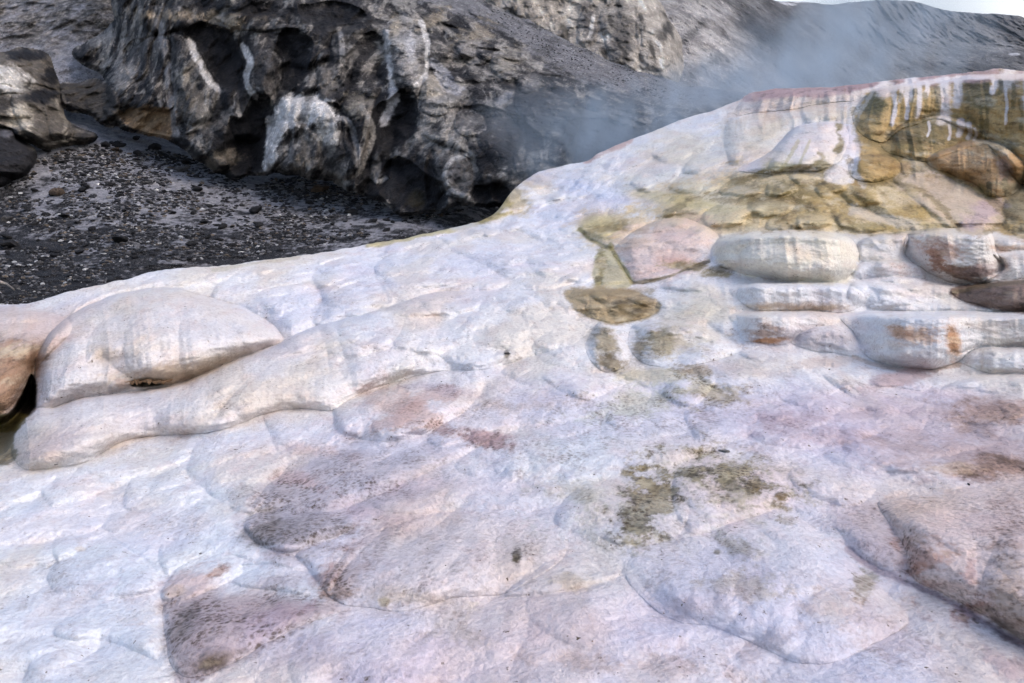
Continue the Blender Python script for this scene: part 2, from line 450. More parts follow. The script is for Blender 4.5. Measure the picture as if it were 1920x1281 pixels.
# the big bulb and its cushions
lb([(64, 700), (74, 655), (108, 610), (165, 572), (240, 546), (330, 540), (385, 556), (440, 572), (495, 597), (530, 630), (515, 648), (430, 680), (350, 714), (300, 726), (235, 737), (150, 748), (100, 764), (66, 768), (61, 730)], .60, p=.62, owner='bulb')
lb([(160, 680), (182, 610), (290, 556), (400, 566), (470, 606), (505, 640), (430, 678), (345, 713), (300, 720), (255, 712), (215, 690), (190, 672)], .26, p=.6, wob=3)
lb([(340, 600), (365, 562), (400, 575), (440, 620), (455, 660), (400, 690), (350, 705), (335, 650)], .2, p=.8)
lb([(230, 640), (250, 590), (300, 565), (335, 580), (330, 650), (320, 710), (285, 715), (240, 690)], .2, p=.8)
lb([(395, 570), (440, 575), (495, 600), (525, 630), (470, 655), (440, 620)], .22, p=.8)
lb([(75, 700), (85, 650), (120, 615), (165, 590), (180, 620), (165, 680), (190, 700), (150, 740), (90, 752)], .2, p=.8)
lb([(205, 728), (212, 712), (235, 708), (250, 716), (246, 728), (225, 732)], .5)
# ridge behind
lb([(395, 560), (425, 520), (500, 505), (570, 525), (605, 570), (590, 612), (535, 634), (500, 600), (450, 574)], .45)
lb([(585, 612), (603, 560), (585, 520), (625, 490), (690, 500), (735, 550), (730, 578), (650, 598)], .45)
lb([(725, 555), (700, 505), (740, 470), (800, 462), (870, 480), (915, 505), (985, 545), (850, 546), (790, 556), (735, 573)], .4)
lb([(850, 470), (930, 452), (1010, 450), (1100, 478), (1128, 518), (1065, 536), (985, 545), (915, 500)], .4)
lb([(990, 470), (1040, 480), (1100, 490), (1110, 530), (1050, 530), (1000, 510)], .3)
lb([(130, 600), (150, 565), (220, 540), (330, 515), (420, 505), (420, 530), (330, 538), (240, 545), (165, 572)], .45)
lb([(-60, 600), (0, 590), (90, 580), (150, 560), (130, 600), (60, 605)], .3)
for a in [(520, 500, 40, 12), (640, 480, 50, 12), (760, 462, 45, 12), (420, 515, 35, 10), (880, 440, 50, 10), (960, 425, 55, 10), (850, 455, 35, 8), (1040, 440, 50, 10), (950, 395, 40, 10), (1010, 380, 50, 14),
          (1080, 360, 50, 16), (1020, 345, 45, 10), (1130, 330, 55, 16), (1190, 300, 60, 16), (1100, 395, 60, 12), (1230, 330, 50, 22), (1280, 280, 60, 20), (1340, 300, 60, 22), (1050, 415, 40, 8)]:
    th = np.linspace(0, 2*math.pi, 9)[:-1]; an = R(-14)
    lb([(a[0]+a[2]*math.cos(t)*math.cos(an)-a[3]*math.sin(t)*math.sin(an)*-1, a[1]+a[2]*math.cos(t)*math.sin(an)+a[3]*math.sin(t)*math.cos(an)) for t in th], .4, p=.9, wob=8)
# the long roll below the bulb
lb([(20, 850), (30, 808), (65, 768), (110, 764), (150, 748), (240, 735), (300, 725), (350, 713), (430, 680), (515, 647), (590, 612), (650, 597), (735, 574), (800, 551), (850, 545), (1000, 545), (1062, 558),
    (1110, 600), (1080, 642), (1000, 666), (920, 691), (830, 696), (740, 716), (660, 746), (620, 770), (560, 766), (500, 776), (400, 811), (300, 816), (240, 826), (200, 846), (160, 868), (100, 878), (45, 880)], .62, p=.58, owner='roll')
lb([(24, 850), (35, 806), (68, 772), (140, 752), (215, 742), (275, 760), (300, 800), (240, 824), (200, 844), (150, 866), (60, 876)], .10, p=.8)
lb([(282, 755), (350, 716), (430, 684), (520, 652), (590, 618), (560, 670), (470, 710), (420, 760), (395, 806), (310, 812)], .14, p=.8)
lb([(400, 803), (420, 760), (470, 710), (530, 682), (600, 655), (640, 700), (652, 742), (612, 764), (500, 774)], .18, p=.8)
lb([(640, 596), (700, 588), (790, 600), (850, 640), (842, 690), (740, 714), (670, 738), (655, 690), (635, 640)], .16, p=.8)
lb([(850, 600), (900, 580), (1000, 585), (1066, 618), (1062, 640), (1000, 664), (920, 689), (855, 690), (832, 650)], .15, p=.8)
lb([(790, 562), (850, 548), (1000, 549), (1045, 572), (990, 588), (900, 583), (820, 592)], .4)
lb([(690, 590), (800, 553), (842, 585), (750, 595)], .35)
# central pale sheet
lb([(940, 700), (1000, 668), (1080, 645), (1130, 690), (1160, 720), (1100, 750), (1040, 740)], .3, p=.9)
lb([(1000, 640), (1060, 620), (1110, 640), (1130, 700), (1060, 690), (1010, 672)], .25, p=.9)
# front sheet, upper left
for q in [[(500, 775), (560, 765), (620, 775), (660, 800), (600, 840), (540, 860), (508, 820)], [(380, 820), (450, 800), (510, 820), (540, 862), (500, 930), (470, 965), (400, 930), (350, 880)],
          [(140, 882), (200, 848), (300, 820), (380, 826), (340, 872), (250, 902), (170, 932), (100, 950), (78, 916)], [(-60, 890), (0, 884), (100, 880), (112, 890), (75, 925), (50, 942), (-60, 960)],
          [(190, 990), (240, 958), (400, 945), (470, 970), (460, 1000), (330, 1012), (230, 1002)], [(45, 942), (150, 935), (205, 952), (182, 990), (100, 1012), (-40, 1022), (-50, 960)],
          [(-60, 1070), (0, 1063), (60, 1078), (76, 1100), (40, 1116), (-60, 1112)], [(95, 1062), (200, 1012), (285, 1060), (292, 1112), (200, 1122), (105, 1112)],
          [(105, 1172), (200, 1124), (292, 1118), (310, 1180), (290, 1235), (200, 1202), (120, 1202)], [(250, 900), (340, 875), (400, 930), (440, 950), (300, 952), (230, 955)],
          [(300, 1020), (400, 1005), (470, 1012), (480, 1050), (400, 1040), (320, 1080)], [(-100, 1140), (60, 1125), (180, 1160), (170, 1230), (40, 1260), (-100, 1240)],
          [(-60, 1020), (80, 1018), (180, 1000), (100, 1060), (0, 1060)], [(60, 1240), (200, 1215), (300, 1250), (320, 1330), (60, 1340)], [(100, 1010), (190, 995), (290, 1030), (280, 1056), (200, 1010), (110, 1058)]]:
    lb(q, .34, p=.85, wob=6)
# centre of the front sheet
lb([(622, 778), (640, 755), (740, 720), (830, 695), (905, 700), (890, 755), (800, 812), (720, 827), (640, 816)], .5, p=.7)
lb([(700, 790), (760, 755), (860, 740), (830, 790), (770, 815), (710, 820)], .3, p=.8)
lb([(625, 775), (665, 765), (682, 800), (670, 818), (636, 808)], .35)
lb([(800, 822), (860, 780), (960, 735), (1120, 740), (1180, 765), (1090, 790), (960, 800), (880, 825), (830, 838)], .34, p=.9)
lb([(478, 940), (520, 895), (610, 856), (720, 838), (850, 818), (980, 795), (850, 862), (760, 905), (650, 950), (560, 965), (485, 960)], .40, p=.75)
lb([(458, 990), (480, 962), (560, 962), (650, 960), (670, 985), (600, 1020), (535, 1036), (478, 1016)], .60, p=.6)
lb([(700, 830), (760, 800), (880, 790), (860, 820), (760, 840)], .3)
lb([(555, 1038), (620, 1008), (720, 985), (700, 1010), (650, 1060), (612, 1110), (575, 1065)], .45, p=.7)
lb([(640, 1132), (606, 1100), (645, 1040), (700, 1000), (800, 968), (940, 955), (1045, 985), (1062, 1040), (990, 1092), (940, 1116), (850, 1122), (760, 1147), (690, 1140)], .42, p=.66, owner='centre')
lb([(700, 1100), (740, 1040), (820, 1000), (940, 985), (1010, 1020), (980, 1080), (900, 1110), (780, 1130)], .12, p=.9)
lb([(945, 1118), (1000, 1070), (1080, 1035), (1130, 1070), (1160, 1078), (1090, 1102), (1020, 1114)], .4, p=.75)
lb([(308, 1135), (370, 1104), (480, 1108), (600, 1128), (640, 1146), (570, 1172), (490, 1212), (430, 1248), (360, 1272), (322, 1252), (312, 1200)], .62, p=.6, owner='lace')
lb([(300, 1115), (340, 1060), (420, 1036), (455, 1072), (405, 1102), (330, 1130)], .42, p=.7)
lb([(440, 1086), (500, 1063), (580, 1078), (620, 1120), (500, 1106), (450, 1100)], .45, p=.7)
lb([(450, 1060), (500, 1040), (560, 1045), (580, 1070), (500, 1058)], .4)
lb([(1168, 1072), (1200, 1020), (1290, 1008), (1400, 972), (1480, 960), (1570, 1030), (1650, 1100), (1705, 1165), (1630, 1212), (1560, 1244), (1490, 1242), (1420, 1212), (1340, 1177), (1270, 1166), (1210, 1130)], .36, p=.66, owner='right_dome')
lb([(1180, 1060), (1215, 1025), (1300, 1015), (1370, 1060), (1380, 1160), (1300, 1160), (1225, 1120)], .12, p=.9)
lb([(1040, 985), (1060, 935), (1120, 905), (1230, 898), (1290, 955), (1265, 1008), (1180, 1022), (1125, 1010)], .32, p=.8)
lb([(1270, 880), (1350, 850), (1430, 868), (1485, 920), (1462, 952), (1370, 980), (1300, 1004), (1262, 950)], .34, p=.8)
lb([(850, 870), (960, 815), (1100, 792), (1250, 820), (1290, 862), (1180, 890), (1050, 905), (920, 902)], .26, p=.9)
lb([(700, 945), (820, 905), (960, 895), (1050, 912), (1040, 950), (900, 955), (760, 965)], .26, p=.9)
lb([(1645, 942), (1700, 930), (1760, 925), (1900, 900), (2090, 900), (2090, 1290), (1960, 1225), (1840, 1152), (1765, 1112), (1708, 1082), (1697, 1030), (1672, 990)], .48, p=.62, owner='right_edge', flat=.8)
lb([(1655, 950), (1740, 935), (1820, 1000), (1830, 1110), (1770, 1105), (1712, 1075), (1700, 1020)], .15, p=.9)
lb([(1850, 1060), (1900, 980), (2000, 950), (2080, 1100), (2060, 1260), (1930, 1200), (1845, 1148)], .2, p=.9)
lb([(1550, 950), (1640, 935), (1675, 1000), (1700, 1085), (1640, 1072), (1590, 1020)], .22, p=.9)
for q in [[(1400, 805), (1480, 770), (1600, 775), (1665, 800), (1600, 832), (1500, 842), (1430, 832)], [(1545, 862), (1620, 822), (1750, 810), (1855, 830), (1760, 862), (1640, 882)],
          [(1640, 885), (1720, 862), (1920, 832), (2080, 832), (2080, 905), (1780, 893)], [(1430, 765), (1550, 742), (1700, 745), (1720, 770), (1600, 772), (1480, 768)],
          [(1700, 775), (1800, 745), (1950, 742), (2080, 750), (2080, 795), (1900, 800), (1760, 800)], [(1820, 805), (1950, 795), (2080, 800), (2080, 830), (1900, 832)],
          [(1300, 700), (1400, 690), (1480, 720), (1600, 722), (1560, 735), (1380, 740)], [(1380, 655), (1480, 655), (1600, 668), (1560, 690), (1440, 690)],
          [(1600, 672), (1700, 690), (1745, 725), (1690, 732), (1620, 712), (1560, 690)], [(1290, 765), (1380, 750), (1420, 775), (1400, 820), (1320, 830), (1290, 800)],
          [(1150, 770), (1240, 765), (1290, 810), (1240, 820), (1150, 800)], [(1480, 880), (1560, 880), (1640, 915), (1600, 950), (1540, 940), (1490, 915)]]:
    lb(q, .30, p=.85, wob=6)
lb([(1000, 1110), (1160, 1090), (1220, 1140), (1300, 1180), (1240, 1230), (1100, 1220), (1000, 1170)], .16, p=.95)
lb([(560, 1200), (680, 1150), (850, 1140), (980, 1140), (960, 1230), (780, 1290), (560, 1290)], .16, p=.95)
lb([(960, 1290), (1060, 1230), (1220, 1230), (1380, 1250), (1400, 1380), (960, 1380)], .2, p=.95)
lb([(1500, 1300), (1600, 1230), (1720, 1180), (1850, 1240), (1880, 1380), (1500, 1390)], .2, p=.95)
# ochre knobs in the middle
lb([(1058, 548), (1120, 540), (1220, 558), (1234, 584), (1190, 601), (1130, 604), (1082, 584)], .55, p=.6, owner='ochre_knob')
lb([(1098, 642), (1128, 604), (1160, 628), (1184, 662), (1172, 690), (1130, 697), (1104, 672)], .5, p=.7, owner='olive_lobe')
lb([(1178, 628), (1200, 604), (1290, 604), (1368, 638), (1384, 662), (1290, 687), (1222, 687), (1184, 664)], .42, p=.65, owner='speckled_dome')
lb([(1160, 702), (1220, 689), (1320, 682), (1342, 720), (1290, 762), (1222, 732)], .36)
lb([(1100, 690), (1160, 702), (1222, 740), (1160, 764), (1060, 738), (1018, 704)], .3, p=.8)
lb([(1240, 735), (1300, 700), (1400, 715), (1485, 736), (1400, 766), (1290, 766)], .28)
lb([(1235, 560), (1300, 545), (1380, 560), (1390, 590), (1380, 640), (1310, 600), (1240, 600)], .25, p=.9)
# pink dome and wedge
lb([(1148, 468), (1195, 430), (1262, 408), (1332, 428), (1352, 460), (1322, 490), (1240, 522), (1190, 532), (1163, 492)], .45, p=.6, owner='pink_dome')
lb([(1084, 430), (1112, 408), (1180, 400), (1232, 410), (1190, 440), (1148, 468), (1110, 450)], .4)
lb([(1115, 484), (1148, 468), (1186, 532), (1120, 538)], .12)
lb([(1205, 524), (1280, 496), (1350, 490), (1375, 518), (1300, 528)], .4)
lb([(1240, 540), (1270, 522), (1330, 516), (1400, 525), (1385, 555), (1300, 548)], .35)
# terraced walls
lb([(1340, 470), (1360, 440), (1480, 434), (1600, 440), (1750, 432), (1900, 440), (2090, 440), (2090, 530), (1800, 530), (1600, 524), (1450, 524), (1350, 505)], .2, p=.6, tilt=.6)
lb([(1375, 560), (1390, 535), (1600, 530), (1790, 534), (2090, 530), (2090, 580), (1600, 582), (1400, 580)], .2, p=.6, tilt=.6)
lb([(1375, 610), (1385, 586), (1600, 588), (1850, 588), (2090, 590), (2090, 690), (1800, 700), (1600, 672), (1400, 645)], .2, p=.6, tilt=.7)
lb([(1332, 480), (1343, 452), (1400, 437), (1480, 432), (1560, 437), (1600, 455), (1612, 490), (1592, 520), (1560, 534), (1480, 529), (1400, 516), (1345, 496)], .56, p=.5, owner='wall_a')
lb([(1385, 500), (1398, 466), (1480, 455), (1570, 461), (1604, 480), (1606, 500), (1586, 522), (1545, 533), (1480, 527), (1410, 515)], .32, p=.55)
lb([(1383, 562), (1390, 536), (1440, 530), (1560, 530), (1612, 544), (1622, 566), (1592, 584), (1500, 583), (1420, 581)], .6, p=.5, owner='wall_b')
lb([(1383, 600), (1390, 586), (1480, 585), (1575, 587), (1560, 612), (1500, 627), (1470, 646), (1420, 642), (1390, 638)], .55, p=.5, owner='wall_c')
lb([(1482, 637), (1520, 615), (1570, 612), (1610, 640), (1617, 667), (1560, 662), (1500, 652)], .5, p=.6, owner='grey_knob')
lb([(1575, 592), (1640, 584), (1750, 583), (1920, 586), (2090, 590), (2090, 650), (1920, 652), (1830, 657), (1790, 682), (1740, 692), (1680, 687), (1622, 667), (1604, 630)], .62, p=.48, owner='wall_d', flat=.7)
lb([(1625, 640), (1640, 605), (1700, 592), (1790, 600), (1800, 655), (1740, 688), (1670, 682)], .18, p=.7)
lb([(1790, 672), (1840, 653), (1920, 651), (2090, 656), (2090, 702), (1900, 702), (1840, 697)], .55, p=.6, owner='white_cushion')
lb([(1600, 520), (1622, 492), (1710, 490), (1735, 522), (1680, 530)], .4, tilt=.9)
lb([(1590, 560), (1604, 528), (1700, 520), (1760, 530), (1795, 552), (1700, 572), (1620, 575)], .4, tilt=.9)
lb([(1630, 580), (1680, 562), (1760, 560), (1880, 580), (1800, 584)], .35)
lb([(1700, 480), (1695, 455), (1715, 432), (1800, 428), (1855, 435), (1866, 470), (1880, 500), (1850, 529), (1790, 531), (1740, 510)], .6, p=.48, owner='wall_e')
lb([(1608, 456), (1650, 440), (1700, 440), (1697, 480), (1720, 492), (1622, 492)], .45, p=.55, tilt=.9)
lb([(1860, 446), (1920, 443), (2090, 443), (2090, 470), (1900, 470), (1868, 463)], .6, p=.5, tilt=.9)
lb([(1862, 476), (1920, 470), (2090, 475), (2090, 528), (1850, 531), (1882, 502)], .5, p=.6, tilt=.9)
lb([(1783, 543), (1850, 530), (1920, 524), (2090, 524), (2090, 592), (1900, 588), (1850, 576), (1800, 562)], .62, p=.5, owner='brown_wall')
lb([(1770, 727), (1830, 706), (1920, 701), (2090, 701), (2090, 738), (1800, 735)], .45, tilt=.9)
# upper olive mound
lb([(1598, 215), (1620, 180), (1655, 163), (1700, 157), (1780, 150), (1830, 140), (1920, 140), (2090, 145), (2090, 350), (1930, 350), (1880, 300), (1842, 265), (1765, 225), (1700, 240), (1660, 266), (1636, 264), (1606, 244)], .42, p=.45, owner='olive_wall', flat=.6)
lb([(1798, 190), (1812, 146), (1850, 140), (1882, 180), (1892, 252), (1862, 262), (1822, 226)], .3, p=.7)
lb([(1608, 215), (1640, 170), (1670, 175), (1665, 235), (1640, 256), (1612, 240)], .28, p=.7)
lb([(1652, 274), (1690, 236), (1760, 217), (1812, 225), (1846, 246), (1850, 270), (1800, 282), (1738, 304), (1690, 294)], .48, p=.6, owner='green_dome')
lb([(1735, 304), (1780, 275), (1842, 262), (1892, 280), (1922, 312), (1917, 346), (1892, 366), (1856, 369), (1838, 352), (1780, 326)], .62, p=.55, owner='brown_dome')
lb([(1588, 312), (1610, 292), (1650, 288), (1682, 300), (1688, 325), (1642, 343), (1600, 336)], .58, p=.6, owner='ochre_ball')
lb([(1383, 320), (1440, 288), (1480, 246), (1520, 230), (1577, 232), (1592, 260), (1577, 300), (1540, 322), (1480, 322), (1440, 326)], .45, p=.6, owner='white_dome')
lb([(1440, 320), (1472, 270), (1512, 260), (1537, 290), (1512, 317)], .3)
lb([(1545, 335), (1562, 310), (1576, 272), (1590, 235), (1606, 270), (1602, 300), (1590, 337)], .3)
lb([(1376, 214), (1392, 190), (1425, 176), (1500, 170), (1592, 173), (1603, 188), (1540, 196), (1480, 206), (1420, 212)], .62, p=.48, owner='rim')
lb([(1375, 218), (1480, 206), (1600, 196), (1598, 225), (1520, 230), (1480, 246), (1440, 288), (1376, 312), (1355, 260)], .3, p=.8)
lb([(1500, 205), (1520, 197), (1560, 200), (1570, 222), (1520, 232), (1505, 225)], .3)
lb([(1675, 335), (1745, 320), (1800, 345), (1860, 380), (1884, 412), (1840, 437), (1780, 430), (1720, 380)], .45, p=.65)
lb([(1590, 348), (1650, 342), (1720, 350), (1772, 400), (1792, 432), (1700, 434), (1640, 400)], .45, p=.65)
lb([(1880, 390), (1920, 345), (2050, 330), (2060, 430), (1900, 438)], .4)
lb([(1690, 300), (1738, 306), (1780, 328), (1700, 332)], .4)
lb([(1840, 262), (1860, 250), (1900, 262), (1960, 300), (1990, 380), (1925, 350), (1920, 312), (1890, 280)], .3)
for q in [[(1440, 345), (1485, 338), (1495, 362), (1440, 370)], [(1402, 386), (1440, 366), (1492, 375), (1472, 405), (1420, 406)], [(1526, 352), (1570, 335), (1586, 355), (1545, 372)], [(1498, 402), (1540, 388), (1562, 420), (1500, 432)],
          [(1578, 362), (1625, 348), (1655, 380), (1605, 388)], [(1350, 360), (1400, 340), (1435, 352), (1400, 372)], [(1320, 400), (1370, 372), (1410, 395), (1380, 425), (1330, 425)], [(1232, 405), (1290, 372), (1345, 375), (1320, 400), (1270, 405)],
          [(1565, 400), (1620, 395), (1680, 425), (1620, 437), (1575, 425)], [(1480, 325), (1540, 325), (1560, 340), (1500, 345)], [(1250, 350), (1310, 325), (1370, 335), (1320, 365)], [(1440, 410), (1495, 405), (1500, 430), (1440, 430)]]:
    lb(q, .5, p=.65, wob=5)
# hollows (negative forms)
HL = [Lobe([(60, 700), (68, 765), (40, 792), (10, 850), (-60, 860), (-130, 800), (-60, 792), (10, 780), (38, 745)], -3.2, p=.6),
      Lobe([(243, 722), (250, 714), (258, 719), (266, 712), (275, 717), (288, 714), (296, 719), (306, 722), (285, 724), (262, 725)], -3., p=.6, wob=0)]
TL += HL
TG = [Groove(q, w, k) for q, w, k in [
    ([(230, 725), (300, 727), (345, 716)], 4, 2.0),
    ([(1580, 1020), (1640, 1062), (1705, 1090), (1770, 1120), (1840, 1160), (1930, 1215), (2000, 1250)], 9, .9),
    ([(1165, 1075), (1210, 1135), (1275, 1170), (1345, 1182), (1420, 1218), (1490, 1247), (1560, 1248)], 5, .8),
    ([(610, 1110), (645, 1138), (690, 1146), (760, 1152), (850, 1126), (940, 1120), (1020, 1118), (1090, 1106), (1165, 1082)], 5, .8),
    ([(462, 1000), (485, 1022), (535, 1040), (560, 1050), (600, 1100), (630, 1135)], 6, .8),
    ([(300, 1110), (306, 1150), (312, 1200), (325, 1255), (345, 1290)], 7, .7), ([(200, 1000), (240, 1030), (285, 1065), (300, 1110)], 5, .5),
    ([(180, 930), (178, 990), (200, 1003)], 6, .5), ([(1040, 985), (1100, 1015), (1180, 1025), (1290, 1008), (1400, 975), (1480, 958)], 4, .5),
    ([(1140, 460), (1165, 500), (1188, 535)], 4, .6), ([(1084, 430), (1112, 452), (1148, 470)], 4, .6),
    ([(620, 772), (650, 815), (720, 828), (800, 815)], 4, .6), ([(905, 700), (960, 735), (1060, 745), (1150, 765)], 4, .4),
    ([(1400, 850), (1440, 860), (1520, 850), (1560, 865)], 4, .3), ([(60, 950), (40, 1020)], 5, .2), ([(370, 556), (352, 600), (345, 660)], 5, .25), ([(370, 556), (300, 575), (240, 620), (228, 680)], 5, .25),
    ([(1108, 600), (1180, 604), (1230, 588)], 4, .3), ([(1410, 733), (1600, 737), (1760, 737), (1920, 735)], 3, .5)]]
# where the water drapes the stone in vertical folds
ZD = Paint((0, 0, 0))
for pts, a in [([(1332, 430), (1615, 430), (1620, 586), (1380, 586)], .9), ([(1380, 582), (2090, 582), (2090, 700), (1640, 700), (1380, 650)], .9), ([(1690, 425), (2090, 430), (2090, 590), (1780, 590), (1700, 500)], 1.),
               ([(1370, 165), (1610, 165), (1610, 230), (1480, 245), (1370, 250)], .8), ([(1590, 150), (2090, 140), (2090, 380), (1900, 380), (1700, 330), (1600, 260)], .8),
               ([(60, 560), (400, 540), (540, 630), (350, 730), (60, 770)], .75), ([(-130, 590), (120, 590), (60, 790), (-130, 800)], .8), ([(20, 860), (70, 765), (500, 650), (620, 770), (100, 880)], .5)]:
    ZD.p(pts, None, 1, 20, 6, a)
ZC = Paint((0, 0, 0))       # places smooth enough to keep the cushions away
ZC.p([(1200, 140), (2090, 110), (2090, 440), (1500, 440), (1200, 330)], None, 1, 40, 10, .7).p([(60, 560), (400, 540), (540, 630), (350, 730), (60, 770)], None, 1, 20, 6, .7)
def tdisp(W, px, py, b):
    nz = fbm(W*np.array([3, 3, 3]), 2, 40)
    _, dr = ZD.run(px, py, nz); _, cu = ZC.run(px, py, nz)
    sc = b/F0
    # cushions of two sizes, flattened across the slope
    q = np.stack([W[:, 0]*1.35 + W[:, 2]*.5, W[:, 1]*.62 + W[:, 2]*.9, W[:, 2]], 1)
    far = sstep(5.2, 7, b); h = pillow(q, 3, .9)*(.012+.013*far)*(.3+.7*sstep(-.2, .3, nz)) + pillow(q*2.3, 9, .9)*(.005+.005*far)*sstep(-.1, .4, nz)
    near = np.clip(b/5., .6, 1.5)
    h = h*(1-.8*np.maximum(dr*.9, cu))*near
    h += fbm(W*np.array([1.1, 1.5, 1.5]), 4, 21)*.13*(1-.5*dr) + fbm(W*7, 3, 22)*.009*near + fbm(W*np.array([24, 60, 60]), 2, 25)*.0022*near
    # folds
    wx = (px-960)/F0*np.where(py < 420, 11., 7.)
    fq = np.stack([wx*5.5 + .35*perlin(W*.9, 31), W[:, 1]*.08, W[:, 2]*.15], 1)
    fold = 1-np.abs(perlin(fq, 30))*2; fold2 = 1-np.abs(perlin(fq*np.array([2.6, 1, 1.3]), 33))*2
    h += dr*(fold*.017 + fold2*.005)*np.where(py < 420, 1.9, np.where(px < 560, 1.4, 1.15))*np.clip(b/7, .7, 1.6)
    h += dr*(perlin(W*np.array([14, 10, 14]), 35))*.006
    # convex billows parted by soft valleys
    wq = W + .25*np.stack([perlin(W*1.2, 91), perlin(W*1.2, 92), perlin(W*1.2, 93)], 1)
    bl = np.abs(perlin(wq*np.array([2.1, 1.5, 2.4]), 94))*.085 + np.abs(perlin(wq*np.array([4.6, 3.4, 5]), 95))*.034 + np.abs(perlin(wq*np.array([11, 8, 12]), 96))*.010
    h += bl*(1-.85*np.maximum(dr, cu))*np.clip(b/5, .7, 1.5)
    return h
WHT = (.82, .81, .80); LAV = (.68, .63, .72); PNK = (.74, .60, .57); PK2 = (.66, .47, .42); CRM = (.76, .68, .55); GRY = (.50, .48, .50); MAV = (.52, .40, .42)
OCH = (.60, .41, .15); OLV = (.27, .19, .06); DOL = (.10, .085, .03); BRN = (.22, .12, .06); TAN = (.56, .42, .27); ORG = (.58, .32, .16); BLK = (.008, .007, .006); BLU = (.66, .74, .84)
TP = Paint(WHT)
P_ = TP
# broad tints
P_.e(300, 1000, 520, 260, 10, (.80, .83, .88), .8, .8).e(820, 620, 460, 110, 12, (.80, .81, .84), .7, .8).e(700, 540, 350, 80, 12, (.74, .73, .80), .6, .8)
P_.p([(620, 780), (900, 700), (1300, 740), (1920, 740), (2100, 740), (2100, 1400), (400, 1400), (420, 1250), (640, 1140), (470, 1000), (520, 900)], (.76, .71, .75), .8, 90, 40)
P_.e(1150, 870, 300, 100, 5, (.72, .76, .78), .7, .8).e(1500, 1180, 420, 160, -20, (.70, .68, .76), .6, .8).e(1000, 1220, 420, 120, 0, (.68, .64, .74), .6, .8).e(1280, 1040, 330, 110, 0, (.72, .74, .77), .6, .8)
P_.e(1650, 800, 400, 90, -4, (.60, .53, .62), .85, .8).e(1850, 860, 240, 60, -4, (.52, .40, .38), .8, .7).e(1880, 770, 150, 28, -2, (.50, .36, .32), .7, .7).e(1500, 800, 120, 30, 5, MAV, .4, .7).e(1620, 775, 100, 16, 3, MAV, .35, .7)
# left rolls, lavender grey with warm undersides
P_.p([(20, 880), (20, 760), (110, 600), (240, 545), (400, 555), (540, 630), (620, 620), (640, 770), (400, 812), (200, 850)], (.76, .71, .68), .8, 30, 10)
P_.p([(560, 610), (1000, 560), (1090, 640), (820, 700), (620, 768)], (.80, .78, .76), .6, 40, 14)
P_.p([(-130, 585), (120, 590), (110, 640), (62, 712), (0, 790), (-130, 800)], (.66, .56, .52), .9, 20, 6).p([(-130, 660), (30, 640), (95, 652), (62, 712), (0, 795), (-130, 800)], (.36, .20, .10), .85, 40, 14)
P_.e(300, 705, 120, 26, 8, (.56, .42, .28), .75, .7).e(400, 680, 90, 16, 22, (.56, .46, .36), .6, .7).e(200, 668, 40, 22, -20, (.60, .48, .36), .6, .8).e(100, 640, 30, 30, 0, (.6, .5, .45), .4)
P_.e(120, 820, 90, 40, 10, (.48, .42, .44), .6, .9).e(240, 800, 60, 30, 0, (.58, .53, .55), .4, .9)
P_.p([(62, 700), (68, 762), (30, 806), (18, 856), (-60, 880), (-130, 800), (-60, 792), (8, 782), (38, 745)], (.02, .014, .009), 1, 8, 4).p([(-130, 790), (40, 775), (38, 796), (10, 812), (-130, 820)], (.16, .12, .035), .9, 6, 5).p([(-130, 825), (10, 812), (28, 830), (14, 872), (-130, 880)], (.26, .22, .14), .9, 6, 5)  # hollow at the left edge: wet rock, its shade deepened by near-black colour
P_.p([(246, 724), (262, 716), (300, 718), (308, 722), (280, 726)], (.05, .025, .012), 1, 4, 3).e(228, 718, 18, 10, 0, (.5, .38, .32), .8)  # gap under the bulb lip, its shade painted near-black
# upper left apron: pearly with faint blue channels
P_.p([(640, 480), (950, 400), (1200, 300), (1400, 200), (1400, 330), (1100, 420), (960, 470), (700, 520)], (.74, .76, .82), .75, 30, 12)
P_.l([(690, 462), (760, 447), (840, 430), (905, 414), (960, 398)], 6, (.52, .45, .20), .8).e(960, 372, 42, 30, -40, (.55, .44, .24), .8).e(1005, 340, 50, 14, -12, (.62, .52, .32), .7).l([(905, 408), (935, 395), (952, 380)], 12, (.42, .34, .12), .8)
P_.l([(400, 508), (470, 495), (560, 482)], 4, (.58, .54, .40), .5).l([(1100, 300), (1130, 284), (1180, 262)], 8, (.60, .40, .34), .75)
P_.e(1060, 345, 110, 22, -14, (.68, .72, .84), .7, .8).e(1180, 310, 60, 20, -15, (.80, .80, .82), .6)
P_.e(900, 430, 160, 10, -9, (.66, .70, .78), .5)
# cream upper slope
P_.p([(1190, 300), (1400, 225), (1480, 240), (1400, 330), (1260, 400), (1190, 390)], (.76, .73, .62), .6, 50, 20).p([(1370, 215), (1600, 195), (1590, 235), (1440, 290), (1370, 315)], (.74, .68, .58), .7, 44, 18)
P_.p([(1370, 190), (1425, 170), (1600, 170), (1600, 200), (1380, 222)], (.70, .62, .56), .8, 24, 8)
P_.p([(1400, 190), (1430, 160), (1640, 150), (1870, 118), (2090, 125), (2090, 150), (1820, 145), (1680, 158), (1600, 178), (1560, 168)], (.52, .38, .37), .9, 6, 3)
